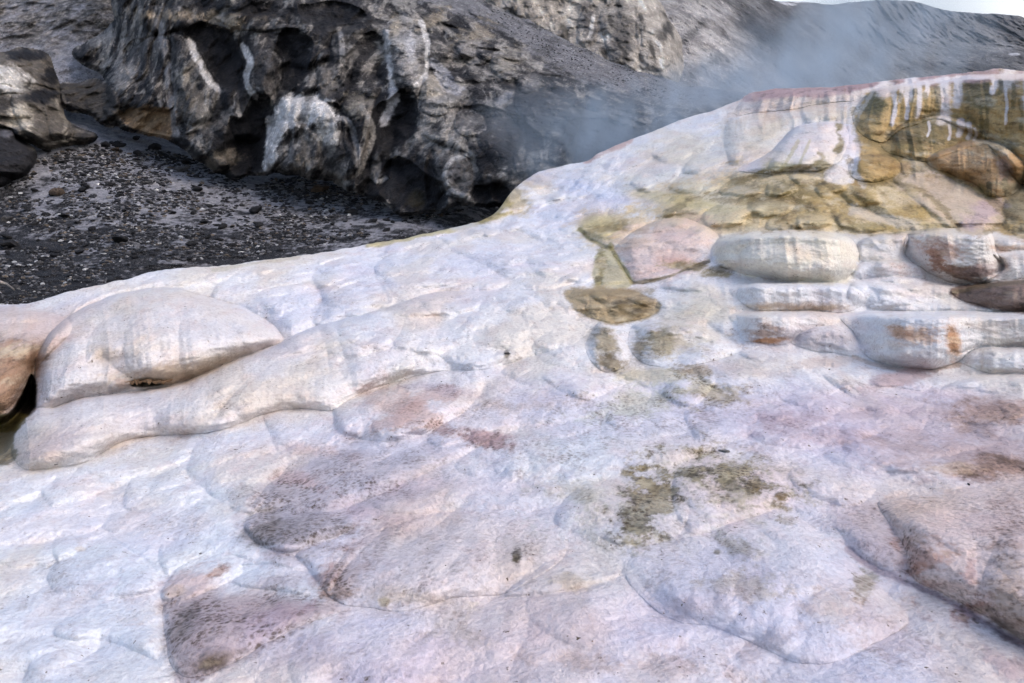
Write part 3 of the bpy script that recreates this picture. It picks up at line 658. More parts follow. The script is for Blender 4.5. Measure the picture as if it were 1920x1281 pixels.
# pale ochre field
P_.p([(1085, 425), (1110, 405), (1200, 395), (1290, 350), (1400, 320), (1560, 330), (1700, 340), (1800, 430), (1620, 445), (1480, 432), (1340, 450), (1190, 440), (1140, 468)], (.68, .53, .27), .85, 40, 22)
P_.e(1550, 380, 190, 50, 6, (.40, .27, .075), .8, .8, .9).e(1700, 400, 90, 32, 25, (.42, .29, .09), .8, .7).e(1440, 350, 100, 24, -8, (.20, .16, .06), .7, .7, .6).e(1340, 395, 60, 26, -10, (.66, .62, .46), .7)
P_.e(1430, 385, 60, 16, 0, (.60, .55, .36), .6).e(1320, 360, 70, 20, -18, (.70, .68, .56), .6).e(1680, 425, 120, 10, 0, (.30, .24, .09), .6)
P_.e(1270, 375, 120, 16, -10, (.54, .45, .18), .6, .7).e(1130, 425, 48, 26, 0, (.62, .53, .27), .8)
P_.p([(1150, 468), (1200, 428), (1260, 412), (1330, 430), (1350, 460), (1320, 488), (1240, 520), (1190, 530)], (.80, .64, .55), .85, 50, 16).e(1265, 490, 60, 18, -16, (.70, .42, .32), .7, .8)
P_.p([(1115, 482), (1148, 468), (1186, 532), (1120, 536)], (.54, .50, .30), .85, 6, 4).l([(1128, 480), (1126, 505), (1122, 535)], 9, (.32, .26, .10), .8, .8).l([(1145, 460), (1165, 498), (1186, 530)], 4, (.40, .33, .12), .8).l([(1086, 430), (1112, 452), (1146, 468)], 4, (.38, .31, .12), .8)
P_.e(1300, 505, 80, 12, -8, (.34, .27, .12), .8, .6, .6).e(1350, 505, 20, 9, 0, (.2, .15, .07), .7).l([(1190, 530), (1240, 522), (1330, 490)], 3.5, (.26, .19, .08), .8)
# walls
P_.p([(1335, 480), (1345, 448), (1400, 436), (1560, 436), (1612, 460), (1600, 520), (1545, 534), (1400, 516)], (.84, .79, .66), .9, 10, 6)
P_.p([(1590, 455), (1660, 438), (1860, 430), (2090, 440), (2090, 530), (1800, 530), (1720, 495), (1620, 490)], (.82, .76, .68), .7, 12, 8)
P_.e(1760, 478, 60, 34, 20, (.50, .30, .22), .8, .9, .9).e(1800, 512, 66, 22, 5, (.28, .18, .13), .9, .7, .9).e(1755, 495, 22, 26, 10, (.36, .18, .11), .8, .7, .8).e(1900, 465, 60, 8, 0, ORG, .6, .8, .8).e(1850, 505, 40, 20, 0, (.48, .36, .34), .6, .8, .8)
P_.p([(1782, 543), (1850, 530), (2090, 526), (2090, 592), (1895, 588), (1800, 562)], (.22, .14, .10), .95, 6, 4).e(1920, 555, 60, 14, 3, (.40, .28, .24), .5, .8, .7).l([(1790, 548), (1850, 536), (1930, 528)], 5, (.14, .10, .045), .7)
P_.e(1460, 575, 80, 8, 2, (.60, .44, .28), .6, .8, .8).e(1550, 577, 40, 8, 2, (.52, .38, .20), .6, .8, .8)
P_.e(1430, 625, 50, 22, 3, (.40, .28, .22), .9, .7, .8).e(1440, 638, 44, 7, 4, ORG, .7, .7, .8).e(1510, 632, 50, 24, 0, (.50, .46, .48), .75).e(1560, 640, 50, 20, 0, (.56, .50, .50), .7)
P_.e(1788, 640, 18, 40, 8, (.60, .30, .13), .9, .7, .4).e(1715, 625, 50, 16, 0, (.66, .40, .24), .7, .8, .5).e(1440, 640, 44, 8, 3, (.55, .28, .14), .8, .7, .4).e(1720, 630, 40, 22, 0, (.64, .42, .28), .6, .8, .9).e(1682, 625, 12, 22, 0, ORG, .5, .8, .6).e(1700, 672, 50, 12, 3, (.50, .48, .50), .5, .8)
P_.l([(1600, 668), (1660, 690), (1740, 694), (1800, 684)], 4, (.52, .38, .28), .6)
# green & brown mound
P_.p([(1598, 245), (1625, 180), (1655, 160), (1780, 150), (1830, 138), (2090, 138), (2090, 440), (1880, 440), (1840, 380), (1740, 320), (1660, 345), (1590, 340), (1600, 290)], (.50, .34, .13), .97, 8, 5)
P_.e(1640, 195, 30, 36, -30, (.15, .13, .05), .9, .7).e(1835, 175, 34, 50, 5, (.20, .16, .07), .9, .6).e(1740, 245, 80, 26, 0, (.20, .16, .07), .85, .7, .6).e(1700, 265, 50, 24, -30, (.18, .15, .06), .7)
P_.p([(1735, 304), (1780, 275), (1842, 262), (1892, 280), (1922, 312), (1912, 350), (1880, 368), (1780, 328)], (.50, .31, .15), .95, 6, 5).e(1860, 275, 60, 12, 8, (.20, .16, .08), .7).e(1885, 320, 16, 36, 10, (.50, .36, .30), .7).l([(1855, 345), (1857, 368)], 5, (.09, .07, .03), .9).l([(1885, 340), (1888, 366)], 5, (.08, .07, .03), .9)
P_.p([(1588, 314), (1610, 292), (1650, 288), (1682, 300), (1688, 325), (1642, 343), (1600, 336)], (.46, .31, .12), .95, 6, 5).e(1720, 312, 40, 16, 10, (.44, .32, .19), .8).e(1950, 380, 90, 60, 0, (.40, .33, .20), .9)
P_.p([(1675, 335), (1745, 320), (1800, 345), (1860, 380), (1884, 412), (1840, 440), (1790, 425), (1720, 380)], (.62, .50, .36), .95, 10, 6).e(1840, 405, 50, 26, 30, (.58, .44, .44), .8)
P_.p([(1383, 320), (1440, 288), (1480, 244), (1520, 228), (1577, 230), (1608, 262), (1598, 338), (1545, 337), (1560, 312), (1480, 322)], (.80, .76, .72), .97, 6, 4)
P_.l([(1575, 240), (1580, 262), (1572, 282)], 8, (.22, .17, .06), .9).l([(1535, 290), (1542, 300), (1500, 322)], 4, (.40, .32, .16), .7).l([(1495, 265), (1480, 295), (1465, 318)], 4, (.56, .50, .28), .6).l([(1520, 262), (1512, 280), (1498, 312)], 3, (.56, .50, .28), .6)
P_.e(1545, 312, 30, 14, -30, (.24, .20, .09), .85).e(1460, 312, 40, 12, 0, (.48, .42, .2), .7).e(1530, 325, 50, 8, 0, (.22, .18, .09), .6)
P_.l([(1590, 250), (1600, 285), (1585, 312), (1565, 330)], 15, (.82, .79, .80), .95).l([(1585, 312), (1605, 330), (1620, 345)], 8, (.76, .74, .72), .7)
P_.e(968, 1050, 13, 24, 5, (.10, .07, .02), .95, .6, .3, .8).e(1215, 935, 44, 52, -20, (.13, .095, .03), .9, .7, .55, 1).e(1195, 975, 26, 28, -20, (.17, .12, .04), .8, .7, .6, 1).e(1420, 905, 60, 26, -28, (.13, .10, .035), .9, .7, .6, 1).e(1350, 890, 50, 20, -10, (.20, .16, .07), .8, .8, .6, 1)
P_.e(520, 990, 84, 34, 8, (.14, .125, .13), .88, .8, .25, 1).e(620, 985, 60, 22, -10, (.30, .26, .28), .7, .8, .5, .9).e(560, 935, 90, 26, -14, (.40, .36, .40), .7, .8, .5, 1).e(700, 905, 110, 20, -16, (.46, .42, .46), .6, .9, .5, .9)
P_.e(450, 1180, 150, 56, 18, (.34, .27, .27), .6, .9, .25, .9).e(560, 950, 110, 50, -14, (.36, .32, .35), .6, .9, .3, .9).e(358, 1180, 40, 66, -25, (.15, .125, .11), .9, .9, .2, 1).e(395, 1240, 76, 28, 25, (.05, .038, .027), .95, .8, .18, 1).e(430, 1180, 90, 50, 20, (.26, .21, .21), .7, .9, .25, 1).e(460, 1160, 100, 40, 12, (.34, .26, .27), .7, .8, .5, 1)
P_.e(635, 1085, 44, 40, 50, (.26, .17, .15), .8, .8, .4, .9).e(1890, 872, 110, 26, 2, (.32, .20, .15), .85, .8, .45, .5).e(1890, 770, 130, 24, -2, (.40, .27, .22), .8, .8, .5, .6).e(1700, 1010, 26, 60, 18, (.56, .34, .27), .7, .8, .6, .6).e(1930, 1120, 80, 90, 10, (.34, .24, .18), .7, .9, .5, .4)
P_.e(870, 815, 100, 18, -14, (.34, .23, .22), .75, .8, .6, .8).e(790, 770, 70, 20, -30, (.62, .38, .30), .6, .8, .5, .4).e(1480, 790, 90, 18, 4, (.52, .40, .44), .6, .9, .5, .6).e(1560, 820, 80, 16, 4, (.50, .37, .38), .6, .9, .5, .6)
P_.l([(1425, 176), (1560, 170), (1640, 160), (1780, 148), (1860, 140), (1930, 142)], 11, (.44, .29, .28), .85, .4)
for x, y0, y1, w in [(1675, 165, 235, 5), (1690, 162, 190, 4), (1700, 160, 222, 4), (1722, 158, 215, 6), (1738, 155, 180, 5), (1770, 155, 222, 13), (1795, 150, 195, 9), (1862, 145, 172, 6), (1886, 168, 232, 3), (1800, 228, 252, 7), (1817, 232, 258, 5), (1828, 240, 262, 3), (1780, 225, 262, 3), (1742, 228, 255, 2.5), (1925, 142, 200, 9), (1710, 158, 175, 14), (1660, 160, 170, 16), (1890, 142, 152, 20)]:
    P_.l([(x, y0), (x+2, (y0+y1)/2), (x-2, y1)], w, (.80, .74, .70), .95, .3)
P_.l([(1600, 175), (1700, 160), (1820, 145), (1930, 142)], 5, (.80, .73, .70), .9, .2).l([(1598, 248), (1612, 210), (1640, 170)], 4, (.66, .6, .5), .6)
for x, y0, y1 in [(1715, 170, 215), (1735, 178, 230), (1760, 165, 215), (1690, 178, 230), (1850, 160, 260), (1875, 152, 175), (1900, 160, 200), (1915, 190, 240), (1840, 200, 255)]:
    P_.l([(x, y0), (x+1, (y0+y1)/2), (x, y1)], 4.5, (.18, .14, .05), .75, .4)
# ochre knobs mid frame
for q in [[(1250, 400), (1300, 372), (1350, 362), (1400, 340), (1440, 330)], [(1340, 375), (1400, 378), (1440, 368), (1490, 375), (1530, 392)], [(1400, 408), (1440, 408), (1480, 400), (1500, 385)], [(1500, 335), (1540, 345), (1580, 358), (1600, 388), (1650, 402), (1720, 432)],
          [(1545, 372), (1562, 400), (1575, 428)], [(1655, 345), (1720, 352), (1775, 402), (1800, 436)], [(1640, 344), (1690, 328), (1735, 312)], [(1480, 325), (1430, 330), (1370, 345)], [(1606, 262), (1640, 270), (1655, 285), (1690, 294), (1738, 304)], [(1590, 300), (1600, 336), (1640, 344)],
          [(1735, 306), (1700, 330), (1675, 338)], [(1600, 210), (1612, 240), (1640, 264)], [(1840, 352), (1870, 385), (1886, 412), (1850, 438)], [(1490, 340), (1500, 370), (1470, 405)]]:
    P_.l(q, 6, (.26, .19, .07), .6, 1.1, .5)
P_.e(1440, 390, 60, 14, 0, (.72, .62, .40), .6, .9, .8).e(1530, 412, 40, 14, 0, (.70, .60, .38), .5, .9, .8).e(1690, 375, 50, 14, 35, (.66, .52, .28), .6, .9, .8).e(1400, 358, 40, 10, -10, (.74, .68, .52), .6, .9, .8).e(1640, 320, 30, 16, 0, (.56, .38, .16), .7, .9).e(1800, 300, 60, 20, 10, (.56, .37, .20), .6, .9)
P_.l([(1600, 395), (1660, 410), (1720, 425)], 10, (.74, .68, .58), .6, .7)
P_.p([(1058, 548), (1120, 538), (1222, 556), (1236, 584), (1190, 603), (1130, 606), (1080, 586)], (.44, .33, .17), .92, 8, 6).e(1190, 575, 48, 24, -15, (.17, .12, .045), .85, .7, .5).e(1150, 548, 80, 9, 3, (.32, .24, .12), .8)
P_.e(1134, 640, 34, 32, 20, (.26, .20, .09), .85, .7, .6).e(1145, 680, 32, 18, 0, (.17, .12, .045), .9, .6, .5).e(1200, 650, 18, 34, -30, (.22, .16, .07), .85, .7, .6).e(1265, 640, 90, 32, 0, (.56, .48, .32), .75, .8, .6)
P_.e(1240, 640, 30, 30, -20, (.26, .2, .08), .5, .8, .9, .6).e(1300, 695, 40, 14, -5, (.24, .17, .07), .8, .7, .7, .8).e(1320, 735, 90, 24, 0, (.42, .34, .18), .7, .8, .7, .8).e(1220, 705, 60, 18, 0, (.60, .53, .36), .7).e(1300, 580, 80, 40, 0, (.62, .60, .50), .6, .8)
P_.e(1200, 750, 120, 30, 12, (.60, .60, .46), .6, .9, .7, .4).e(1400, 690, 110, 26, 2, (.60, .52, .44), .6, .8)
P_.e(1680, 712, 80, 18, 14, (.56, .42, .42), .8).e(1540, 680, 80, 12, 5, (.62, .52, .46), .6)
# front patches
P_.e(850, 905, 480, 22, -4, (.70, .56, .58), .35, .9, .8).e(760, 770, 110, 30, -24, (.70, .56, .52), .8, .8, .5, .2).l([(700, 800), (750, 780), (800, 745), (850, 735)], 14, (.64, .42, .36), .55, .8, .4).e(830, 730, 70, 12, -10, (.48, .40, .44), .6, .8, .8, .6)
P_.e(1000, 760, 150, 14, 4, (.62, .50, .44), .5, .9, .9, .6).e(900, 820, 90, 20, -12, (.44, .30, .30), .75, .7, .6, .6).e(620, 850, 120, 14, -8, (.62, .48, .46), .6, .9, .6, .5)
P_.p([(480, 940), (520, 895), (620, 856), (760, 850), (850, 862), (760, 905), (650, 955), (600, 1010), (535, 1036), (478, 1016), (458, 990)], (.52, .48, .52), .8, 70, 26, .8)
P_.e(500, 985, 50, 30, 20, (.24, .21, .20), .8, .8, .5, .9).e(560, 1000, 70, 26, 0, (.30, .27, .28), .6, .8, .6, .9).e(560, 900, 70, 16, -12, (.66, .46, .46), .5, .8, .6, .3)
P_.e(680, 960, 90, 24, -14, (.68, .54, .56), .6, .9)
P_.e(645, 1070, 60, 46, 50, (.42, .29, .28), .85, .8, .5, .7).e(625, 1110, 26, 20, 0, (.26, .17, .13), .7, .8, .5, .8).e(710, 1005, 90, 30, 30, (.50, .38, .38), .6, .8, .6, .5)
P_.p([(308, 1135), (370, 1104), (600, 1128), (640, 1146), (570, 1172), (490, 1212), (430, 1248), (360, 1272), (322, 1252)], (.48, .39, .40), .85, 40, 14, 1.)
P_.e(395, 1245, 60, 22, 25, (.10, .07, .045), .9, .7, .4, 1).e(345, 1170, 24, 50, -25, (.28, .24, .22), .8, .7, .5, 1).e(520, 1160, 90, 22, 12, (.46, .33, .36), .7, .8, .6, .6)
P_.e(370, 1090, 60, 30, 10, (.64, .50, .48), .8, .8, .5, .3).e(405, 1075, 26, 16, 30, (.42, .26, .2), .7, .8, .7, .8).e(330, 1110, 24, 12, 10, (.62, .48, .38), .6).e(520, 1090, 70, 22, 8, (.48, .42, .46), .7, .8, .5, .5).e(560, 1045, 70, 20, 8, (.50, .46, .48), .6, .8, .6, .6)
P_.p([(610, 1100), (650, 1040), (720, 1000), (940, 960), (1045, 990), (1060, 1040), (940, 1116), (760, 1147), (650, 1135)], (.70, .62, .60), .6, 60, 26, .25)
P_.e(968, 1050, 12, 24, 5, (.12, .085, .02), .95, .6, .7, .8).e(975, 1025, 50, 40, 0, (.45, .40, .36), .4, .9, .8, .9).e(760, 1120, 100, 20, -6, (.64, .52, .42), .6, .8).e(720, 1130, 14, 12, 0, (.4, .33, .18), .6).e(1070, 1090, 40, 14, -10, (.50, .40, .24), .5, .8, .7, .7)
P_.e(1210, 945, 60, 74, -20, (.24, .17, .05), .85, .9, .8, 1).e(1230, 915, 55, 18, 0, (.18, .13, .04), .8, .7, .8, .9).e(1200, 985, 36, 26, -20, (.26, .20, .09), .8, .7, .9, .9).e(1370, 905, 130, 58, -16, (.38, .31, .17), .8, .9, .8, 1).e(1430, 915, 50, 18, -35, (.18, .12, .045), .9, .7, .8, 1).e(1330, 885, 70, 26, 0, (.26, .22, .12), .6, .8, .9, 1).e(1460, 930, 16, 12, 0, (.22, .14, .05), .8)
P_.e(1100, 930, 90, 40, -14, (.56, .55, .46), .55, .9, .6, .5).e(1250, 980, 200, 60, 0, (.56, .56, .50), .4, .9, .6, .6).e(1140, 960, 50, 20, -30, (.3, .24, .12), .5, .8, .9, .9).e(1160, 800, 300, 70, 8, None, 1, .9, .6, .45)
P_.e(1480, 975, 26, 12, 0, (.2, .14, .05), .5, .8, .9, .9).e(1370, 1020, 60, 14, -20, (.3, .24, .16), .5, .9, .9, .9).e(1345, 1035, 10, 8, 0, (.12, .09, .03), .7).e(1410, 1100, 70, 24, 0, (.44, .36, .25), .5, .9, .9, .7).e(1620, 1100, 30, 18, 60, (.30, .24, .10), .6, .8, .9, .8).e(1560, 1140, 60, 40, 0, (.56, .46, .34), .5, .9)
P_.e(1300, 1140, 100, 30, 10, (.64, .54, .56), .6, .9).e(1450, 1200, 80, 26, 20, (.64, .52, .50), .6, .9, .6, .3)
P_.p([(1645, 940), (1760, 925), (2090, 895), (2090, 1290), (1920, 1205), (1840, 1152), (1708, 1082), (1672, 990)], (.74, .60, .54), .9, 30, 14, .35)
P_.e(1730, 1050, 46, 70, 20, (.50, .30, .24), .75, .8, .9, .5).e(1825, 1140, 60, 26, 25, (.40, .20, .15), .8, .7, .8, .6).e(1716, 1070, 24, 14, 30, (.46, .24, .16), .8).e(1900, 1130, 60, 100, 10, (.42, .32, .26), .8, .8, .6, .3).e(1820, 1070, 14, 30, 0, (.6, .36, .32), .6, .8, .8).e(1900, 980, 60, 50, 0, (.50, .36, .32), .6, .9, .9, .7)
P_.p([(1550, 960), (1640, 940), (1690, 1040), (1700, 1084), (1640, 1065), (1580, 1020)], (.58, .48, .50), .75, 50, 16, .4)
P_.e(1900, 885, 100, 20, 3, (.42, .28, .22), .8, .8, .5, .4).e(1780, 878, 60, 14, 0, (.58, .44, .32), .6).e(1850, 790, 90, 22, 0, (.46, .33, .27), .5, .9, .7, .5)
P_.l([(1590, 1030), (1640, 1066), (1706, 1094), (1770, 1124), (1840, 1164), (1930, 1220)], 7, (.36, .28, .32), .7, .3)
P_.e(850, 1180, 60, 40, -30, (.54, .46, .34), .4, .9, .9, .7).e(1080, 1240, 80, 20, -10, (.60, .44, .36), .45, .9, .9, .6).e(1270, 1250, 90, 20, -10, (.60, .44, .36), .4, .9, .9, .6).e(1650, 1180, 120, 50, -20, (.6, .46, .46), .4, .9, .9, .6).e(1850, 1230, 110, 30, -25, (.56, .40, .42), .5, .9, .9, .6)
P_.e(620, 1240, 300, 60, -16, (.62, .55, .64), .6, .9).e(950, 665, 8, 12, 0, (.2, .17, .13), .85, .6).e(110, 1085, 46, 30, 30, (.5, .47, .47), .5, .9, .9, .8).e(150, 1030, 14, 6, 0, (.52, .40, .24), .4)
def tcolour(px, py, W, d):
    fr = sstep(5, 8, d); nz = (fbm(W*np.array([5.5, 4, 6]), 6, 50, .78)*(1-fr) + fbm(W*np.array([3.2, 2.6, 3.6]), 6, 51, .78)*fr)*3.2
    # pigment follows the run of the water
    C = np.tile(TP.base, (len(px), 1))
    a = fbm(W*np.array([1.1, .9, 1.6]), 4, 60); b2 = fbm(W*np.array([1.6, 1.1, 2.2]) + 9, 4, 61)
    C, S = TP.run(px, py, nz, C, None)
    lum = C.mean(1)
    wgt = sstep(.35, .7, lum)[:, None]
    pk = (sstep(.03, .3, a)*.28)[:, None]*wgt; C = C*(1-pk) + C*np.array([.97, .80, .80])*pk
    cr = (sstep(.0, .26, b2)*.7)[:, None]*wgt; C = C*(1-cr) + C*np.array([.94, .88, .78])*cr
    bl = (sstep(.0, .25, -b2)*.6)[:, None]*wgt; C = C*(1-bl) + C*np.array([.88, .92, 1.0])*bl
    c4 = fbm(W*np.array([4.5, 3.2, 5])+4, 5, 62, .65); k4 = (sstep(.04, .3, c4)*.28)[:, None]*wgt; C = C*(1-k4) + C*np.array([.98, .84, .80])*k4
    c5 = fbm(W*np.array([3.1, 2.6, 3.6])-5, 5, 63, .65); k5 = (sstep(.04, .3, c5)*.4)[:, None]*wgt; C = C*(1-k5) + C*np.array([.86, .84, .84])*k5
    # thin rust and cream streaks where it drips
    _, dr = ZD.run(px, py, nz)
    wx = (px-960)/F0*np.where(py < 420, 11., 7.)
    st = fbm(np.stack([wx*15+.4*perlin(W*2, 71), W[:, 1]*.2, W[:, 2]*.9], 1), 4, 70, .62)
    low = (sstep(.0, .5, st)*sstep(-.35, .35, nz+.15))[:, None]*dr[:, None]
    la = np.where(py < 420, .45, .2)[:, None]*low; C = C*(1-la) + C*np.array([.80, .66, .50])*la
    hi = sstep(.05, .5, -st)[:, None]*dr[:, None]*.18; C = C*(1-hi) + np.minimum(C*1.5, .8)*hi
    # the microbial mats shift between gold, cream and dark olive
    sat = sstep(.30, .55, (C.max(1)-C.min(1))/np.maximum(C.max(1), .01))
    m1 = fbm(W*np.array([2.6, 2, 2.6]), 5, 80, .65); m2 = fbm(W*np.array([1.7, 1.7, 2.4])+7, 5, 81, .65)
    k1 = (sat*sstep(.02, .38, m1)*.65)[:, None]; C = C*(1-k1) + np.array([.66, .58, .42])*k1
    k2 = (sat*sstep(.02, .34, m2)*.75)[:, None]; C = C*(1-k2) + C*np.array([.42, .36, .24])*k2
    # crinkled darker flecks within the olive
    fl = fbm(W*np.array([9, 6, 9]), 4, 75, .65); dk = (sstep(.05, .4, fl)*sstep(.6, .35, lum))[:, None] if False else (sstep(.05, .4, fl)*(1-sstep(.35, .6, lum)))[:, None]
    C = C*(1-.45*dk)
    S = np.clip(S + .10 + .25*sstep(.1, .5, fbm(W*2.2, 3, 77)), 0, 1)
    far = np.clip(1.4-d/9, .0, 1); S = S*np.where(px*0+d < 9, 1, far+.2)
    return np.clip(C, .004, .84), S
TRAV = Surface(TCTRL, TL, TG, tdisp, tcolour)
TRAV_THINGS = [
 ('travertine_lobe', 'far_left', 'brown-stained overhanging travertine lobe at the left edge above the dark hollow', 'travertine lobe'),
 ('travertine_dome', 'bulb', 'huge grey-white fluted travertine bulb with a small dark gap under its lip', 'travertine dome'),
 ('travertine_roll', 'roll', 'long smooth grey-white travertine roll lying just below the huge fluted bulb', 'travertine roll'),
 ('travertine_dome', 'centre', 'broad pinkish-cream travertine dome with one small dark moss spot, low centre foreground', 'travertine dome'),
 ('travertine_lobe', 'lace', 'dark lace-patterned travertine lobe with blackish pitted face at bottom left', 'travertine lobe'),
 ('travertine_dome', 'right_dome', 'wide flat lavender-white travertine dome with scattered olive flecks, bottom right of centre', 'travertine dome'),
 ('travertine_dome', 'right_edge', 'large salmon-brown travertine dome with rusty left edge at the right side of the foreground', 'travertine dome'),
 ('travertine_mound', 'ochre_knob', 'ochre-brown glossy travertine knob on the pale slope near the middle', 'travertine knob'),
 ('travertine_lobe', 'olive_lobe', 'small olive-brown travertine lobe left of the speckled cream dome', 'travertine lobe'),
 ('travertine_dome', 'speckled_dome', 'cream travertine dome with brown speckled streaks just below the ochre-brown knob', 'travertine dome'),
 ('travertine_dome', 'pink_dome', 'salmon-pink travertine dome at the foot of the olive slope, left of the cream basin wall', 'travertine dome'),
 ('terrace_basin', 'wall_a', 'cream fluted terrace basin with a double rounded rim below the olive slope', 'terrace basin'),
 ('terrace_basin', 'wall_b', 'low bright white fluted basin beneath the double-rimmed cream basin', 'terrace basin'),
 ('terrace_basin', 'wall_c', 'short terrace wall with grey and rust-brown drips left of the grey knob', 'terrace basin'),
 ('travertine_mound', 'grey_knob', 'smooth grey-mauve travertine knob between two dripping terrace walls', 'travertine knob'),
 ('terrace_basin', 'wall_d', 'long white terrace wall with orange rust streaks reaching the right edge', 'terrace basin'),
 ('travertine_cushion', 'white_cushion', 'rounded white travertine cushion under the orange-streaked wall at the right edge', 'travertine cushion'),
 ('terrace_basin', 'wall_e', 'tall white terrace block crusted with rust-brown and dark stains on its face', 'terrace basin'),
 ('terrace_basin', 'brown_wall', 'dark brown ribbed terrace wall at the right edge below the stained block', 'terrace basin'),
 ('terrace_wall', 'olive_wall', 'high olive-green terrace wall with white water streaks at upper right', 'terrace wall'),
 ('travertine_dome', 'green_dome', 'dark green travertine dome with white trickles in front of the high olive wall', 'travertine dome'),
 ('travertine_dome', 'brown_dome', 'big reddish-brown travertine dome with black slits along its bottom, upper right', 'travertine dome'),
 ('travertine_mound', 'ochre_ball', 'round ochre travertine knob left of the big reddish-brown dome', 'travertine knob'),
 ('travertine_dome', 'white_dome', 'white draped travertine dome with thin olive cracks left of the green dome', 'travertine dome'),
 ('terrace_basin', 'rim', 'pale fringed terrace rim on the crest where the steam rises', 'terrace basin'),
]
own = [t[1] for t in TRAV_THINGS]
back = [(.06, .02), (.2, .12), (.5, .4), (1.2, 1.1), (3, 2.6), (6, 4)]
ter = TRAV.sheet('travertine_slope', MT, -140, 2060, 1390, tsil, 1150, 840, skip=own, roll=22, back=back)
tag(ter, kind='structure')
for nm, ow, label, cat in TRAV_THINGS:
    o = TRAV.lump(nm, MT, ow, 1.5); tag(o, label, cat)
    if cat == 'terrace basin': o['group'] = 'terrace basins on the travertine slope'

# ragged drip fringe under the lip of the big bulb
def fringe(parent, spots, mat, c, back=.0):
    V = []; F = []
    for (x, y, l, r) in spots:
        d, _ = TRAV.depth(np.array([float(x)]), np.array([float(y-6)])); d = d[0]+back; P = at(x, y-3, d)[0]; s = d/F0; o = len(V)
        for i, (f, q) in enumerate([(0, 1.), (.35, .8), (.7, .45), (1, .1)]):
            for k in range(8):
                a = k*math.pi/4; V.append((P[0]+q*r*s*math.cos(a)*(1+.2*math.sin(2*a+x)), P[1]+q*r*s*math.sin(a), P[2]-f*l*s))
        for i in range(3):
            for k in range(8): F.append((o+i*8+k, o+i*8+(k+1) % 8, o+(i+1)*8+(k+1) % 8, o+(i+1)*8+k))
    return mesh_from('drip_fringe', np.array(V), np.array(F), np.tile(c, (len(V), 1)), np.full(len(V), .3), mat, parent=parent)
fringe(bpy.data.objects['travertine_dome'], [(238, 717, 5, 7), (247, 716, 9, 7), (256, 714, 12, 6), (262, 716, 7, 7), (272, 715, 6, 8), (279, 714, 11, 6), (291, 716, 8, 8), (297, 715, 6, 6), (306, 716, 8, 8), (315, 715, 5, 8)], MT, [.40, .26, .15])
GPT = np.array([(0, 900), (600, 800), (900, 600), (1300, 560), (1900, 600), (1920, 1270), (0, 1270)], float)
# ================================================================== SCREE, CLIFF AND HILL BEHIND
MR = rock_mat('weathered_rock', 1., .10, .6, (.62, .60, .60), (2.2, 2.1, 2.))
MSC = rock_mat('scree', 3.2, .05, .7, (.3, .3, .33), (1.7, 1.7, 1.75))
MHILL = rock_mat('hillside', .35, .35, .7)
DK = (.014, .0135, .016); CH = (.055, .052, .053); GR = (.13, .125, .125); LG = (.40, .39, .38); WH = (.85, .83, .81); TN = (.42, .35, .26); T2 = (.20, .17, .135); OR = (.34, .22, .12)
# ---- scree and the slope it lies on
SCT = [(-200, 720, 8.6), (0, 600, 10.2), (700, 480, 13.), (-150, 560, 10.8), (350, 500, 12.5), (900, 410, 17), (1000, 420, 18), (500, 335, 20), (300, 400, 15.6), (0, 400, 15.4), (650, 360, 19.2),
       (300, 270, 21.5), (0, 300, 18.4), (150, 150, 23.5), (60, 80, 25), (0, 0, 27), (-150, 0, 27), (200, 20, 26), (-150, 200, 22), (0, -120, 32), (1000, 200, 28), (800, 0, 40), (1100, 600, 13), (1450, 190, 33), (1450, 350, 22)]
def scdisp(W, px, py, b):
    h = fbm(W*.45, 4, 80)*.55 + fbm(W*2.2, 4, 81)*.12 + np.maximum(fbm(W*6, 3, 82), 0)*.11*sstep(200, 420, py)
    return h + sstep(130, 40, py)*ridged(W*np.array([.5, .5, 1.1]), 4, 84)*.5
SP_ = Paint((.185, .18, .20))
def sccol(px, py, W, d):
    nz = fbm(W*1.6, 5, 90, .62)
    n2 = fbm(W*7, 4, 91, .7)
    base = np.array([.36, .355, .375]); dark = np.array([.020, .020, .023])
    yb = np.interp(px, [-150, 0, 300, 600, 900], [350, 345, 400, 385, 365])
    f = np.clip((py - yb-5)/95., -1.1, 1.9)*.9 + nz*2.4 + n2*1.8
    f = sstep(-.15, .75, f)[:, None]
    C = base*(1-f) + dark*f
    t = sstep(.1, .5, n2)[:, None]*.35; C = C*(1+t)
    # rocky upper left
    u = (sstep(120, 60, py)*sstep(-.3, .3, nz+.1))[:, None]
    C = C*(1-u) + np.array([.26, .235, .21])*(.35+1.3*sstep(-.2, .5, n2))[:, None]*u
    for L, c in ((None, 0),):
        pass
    return np.clip(C, .01, .6), np.clip(.25+.7*f[:, 0]*(nz > -.2), 0, 1)
SCREE = Surface(SCT, [], [], scdisp, sccol)
scree = SCREE.sheet('scree_slope', MSC, -220, 1500, 740, lambda x: np.interp(x, [-220, 820, 960, 1100, 1300, 1500], [-140, -140, 110, 190, 240, 300]), 860, 520, back=[(3, 1), (12, 2)])
tag(scree, kind='structure')
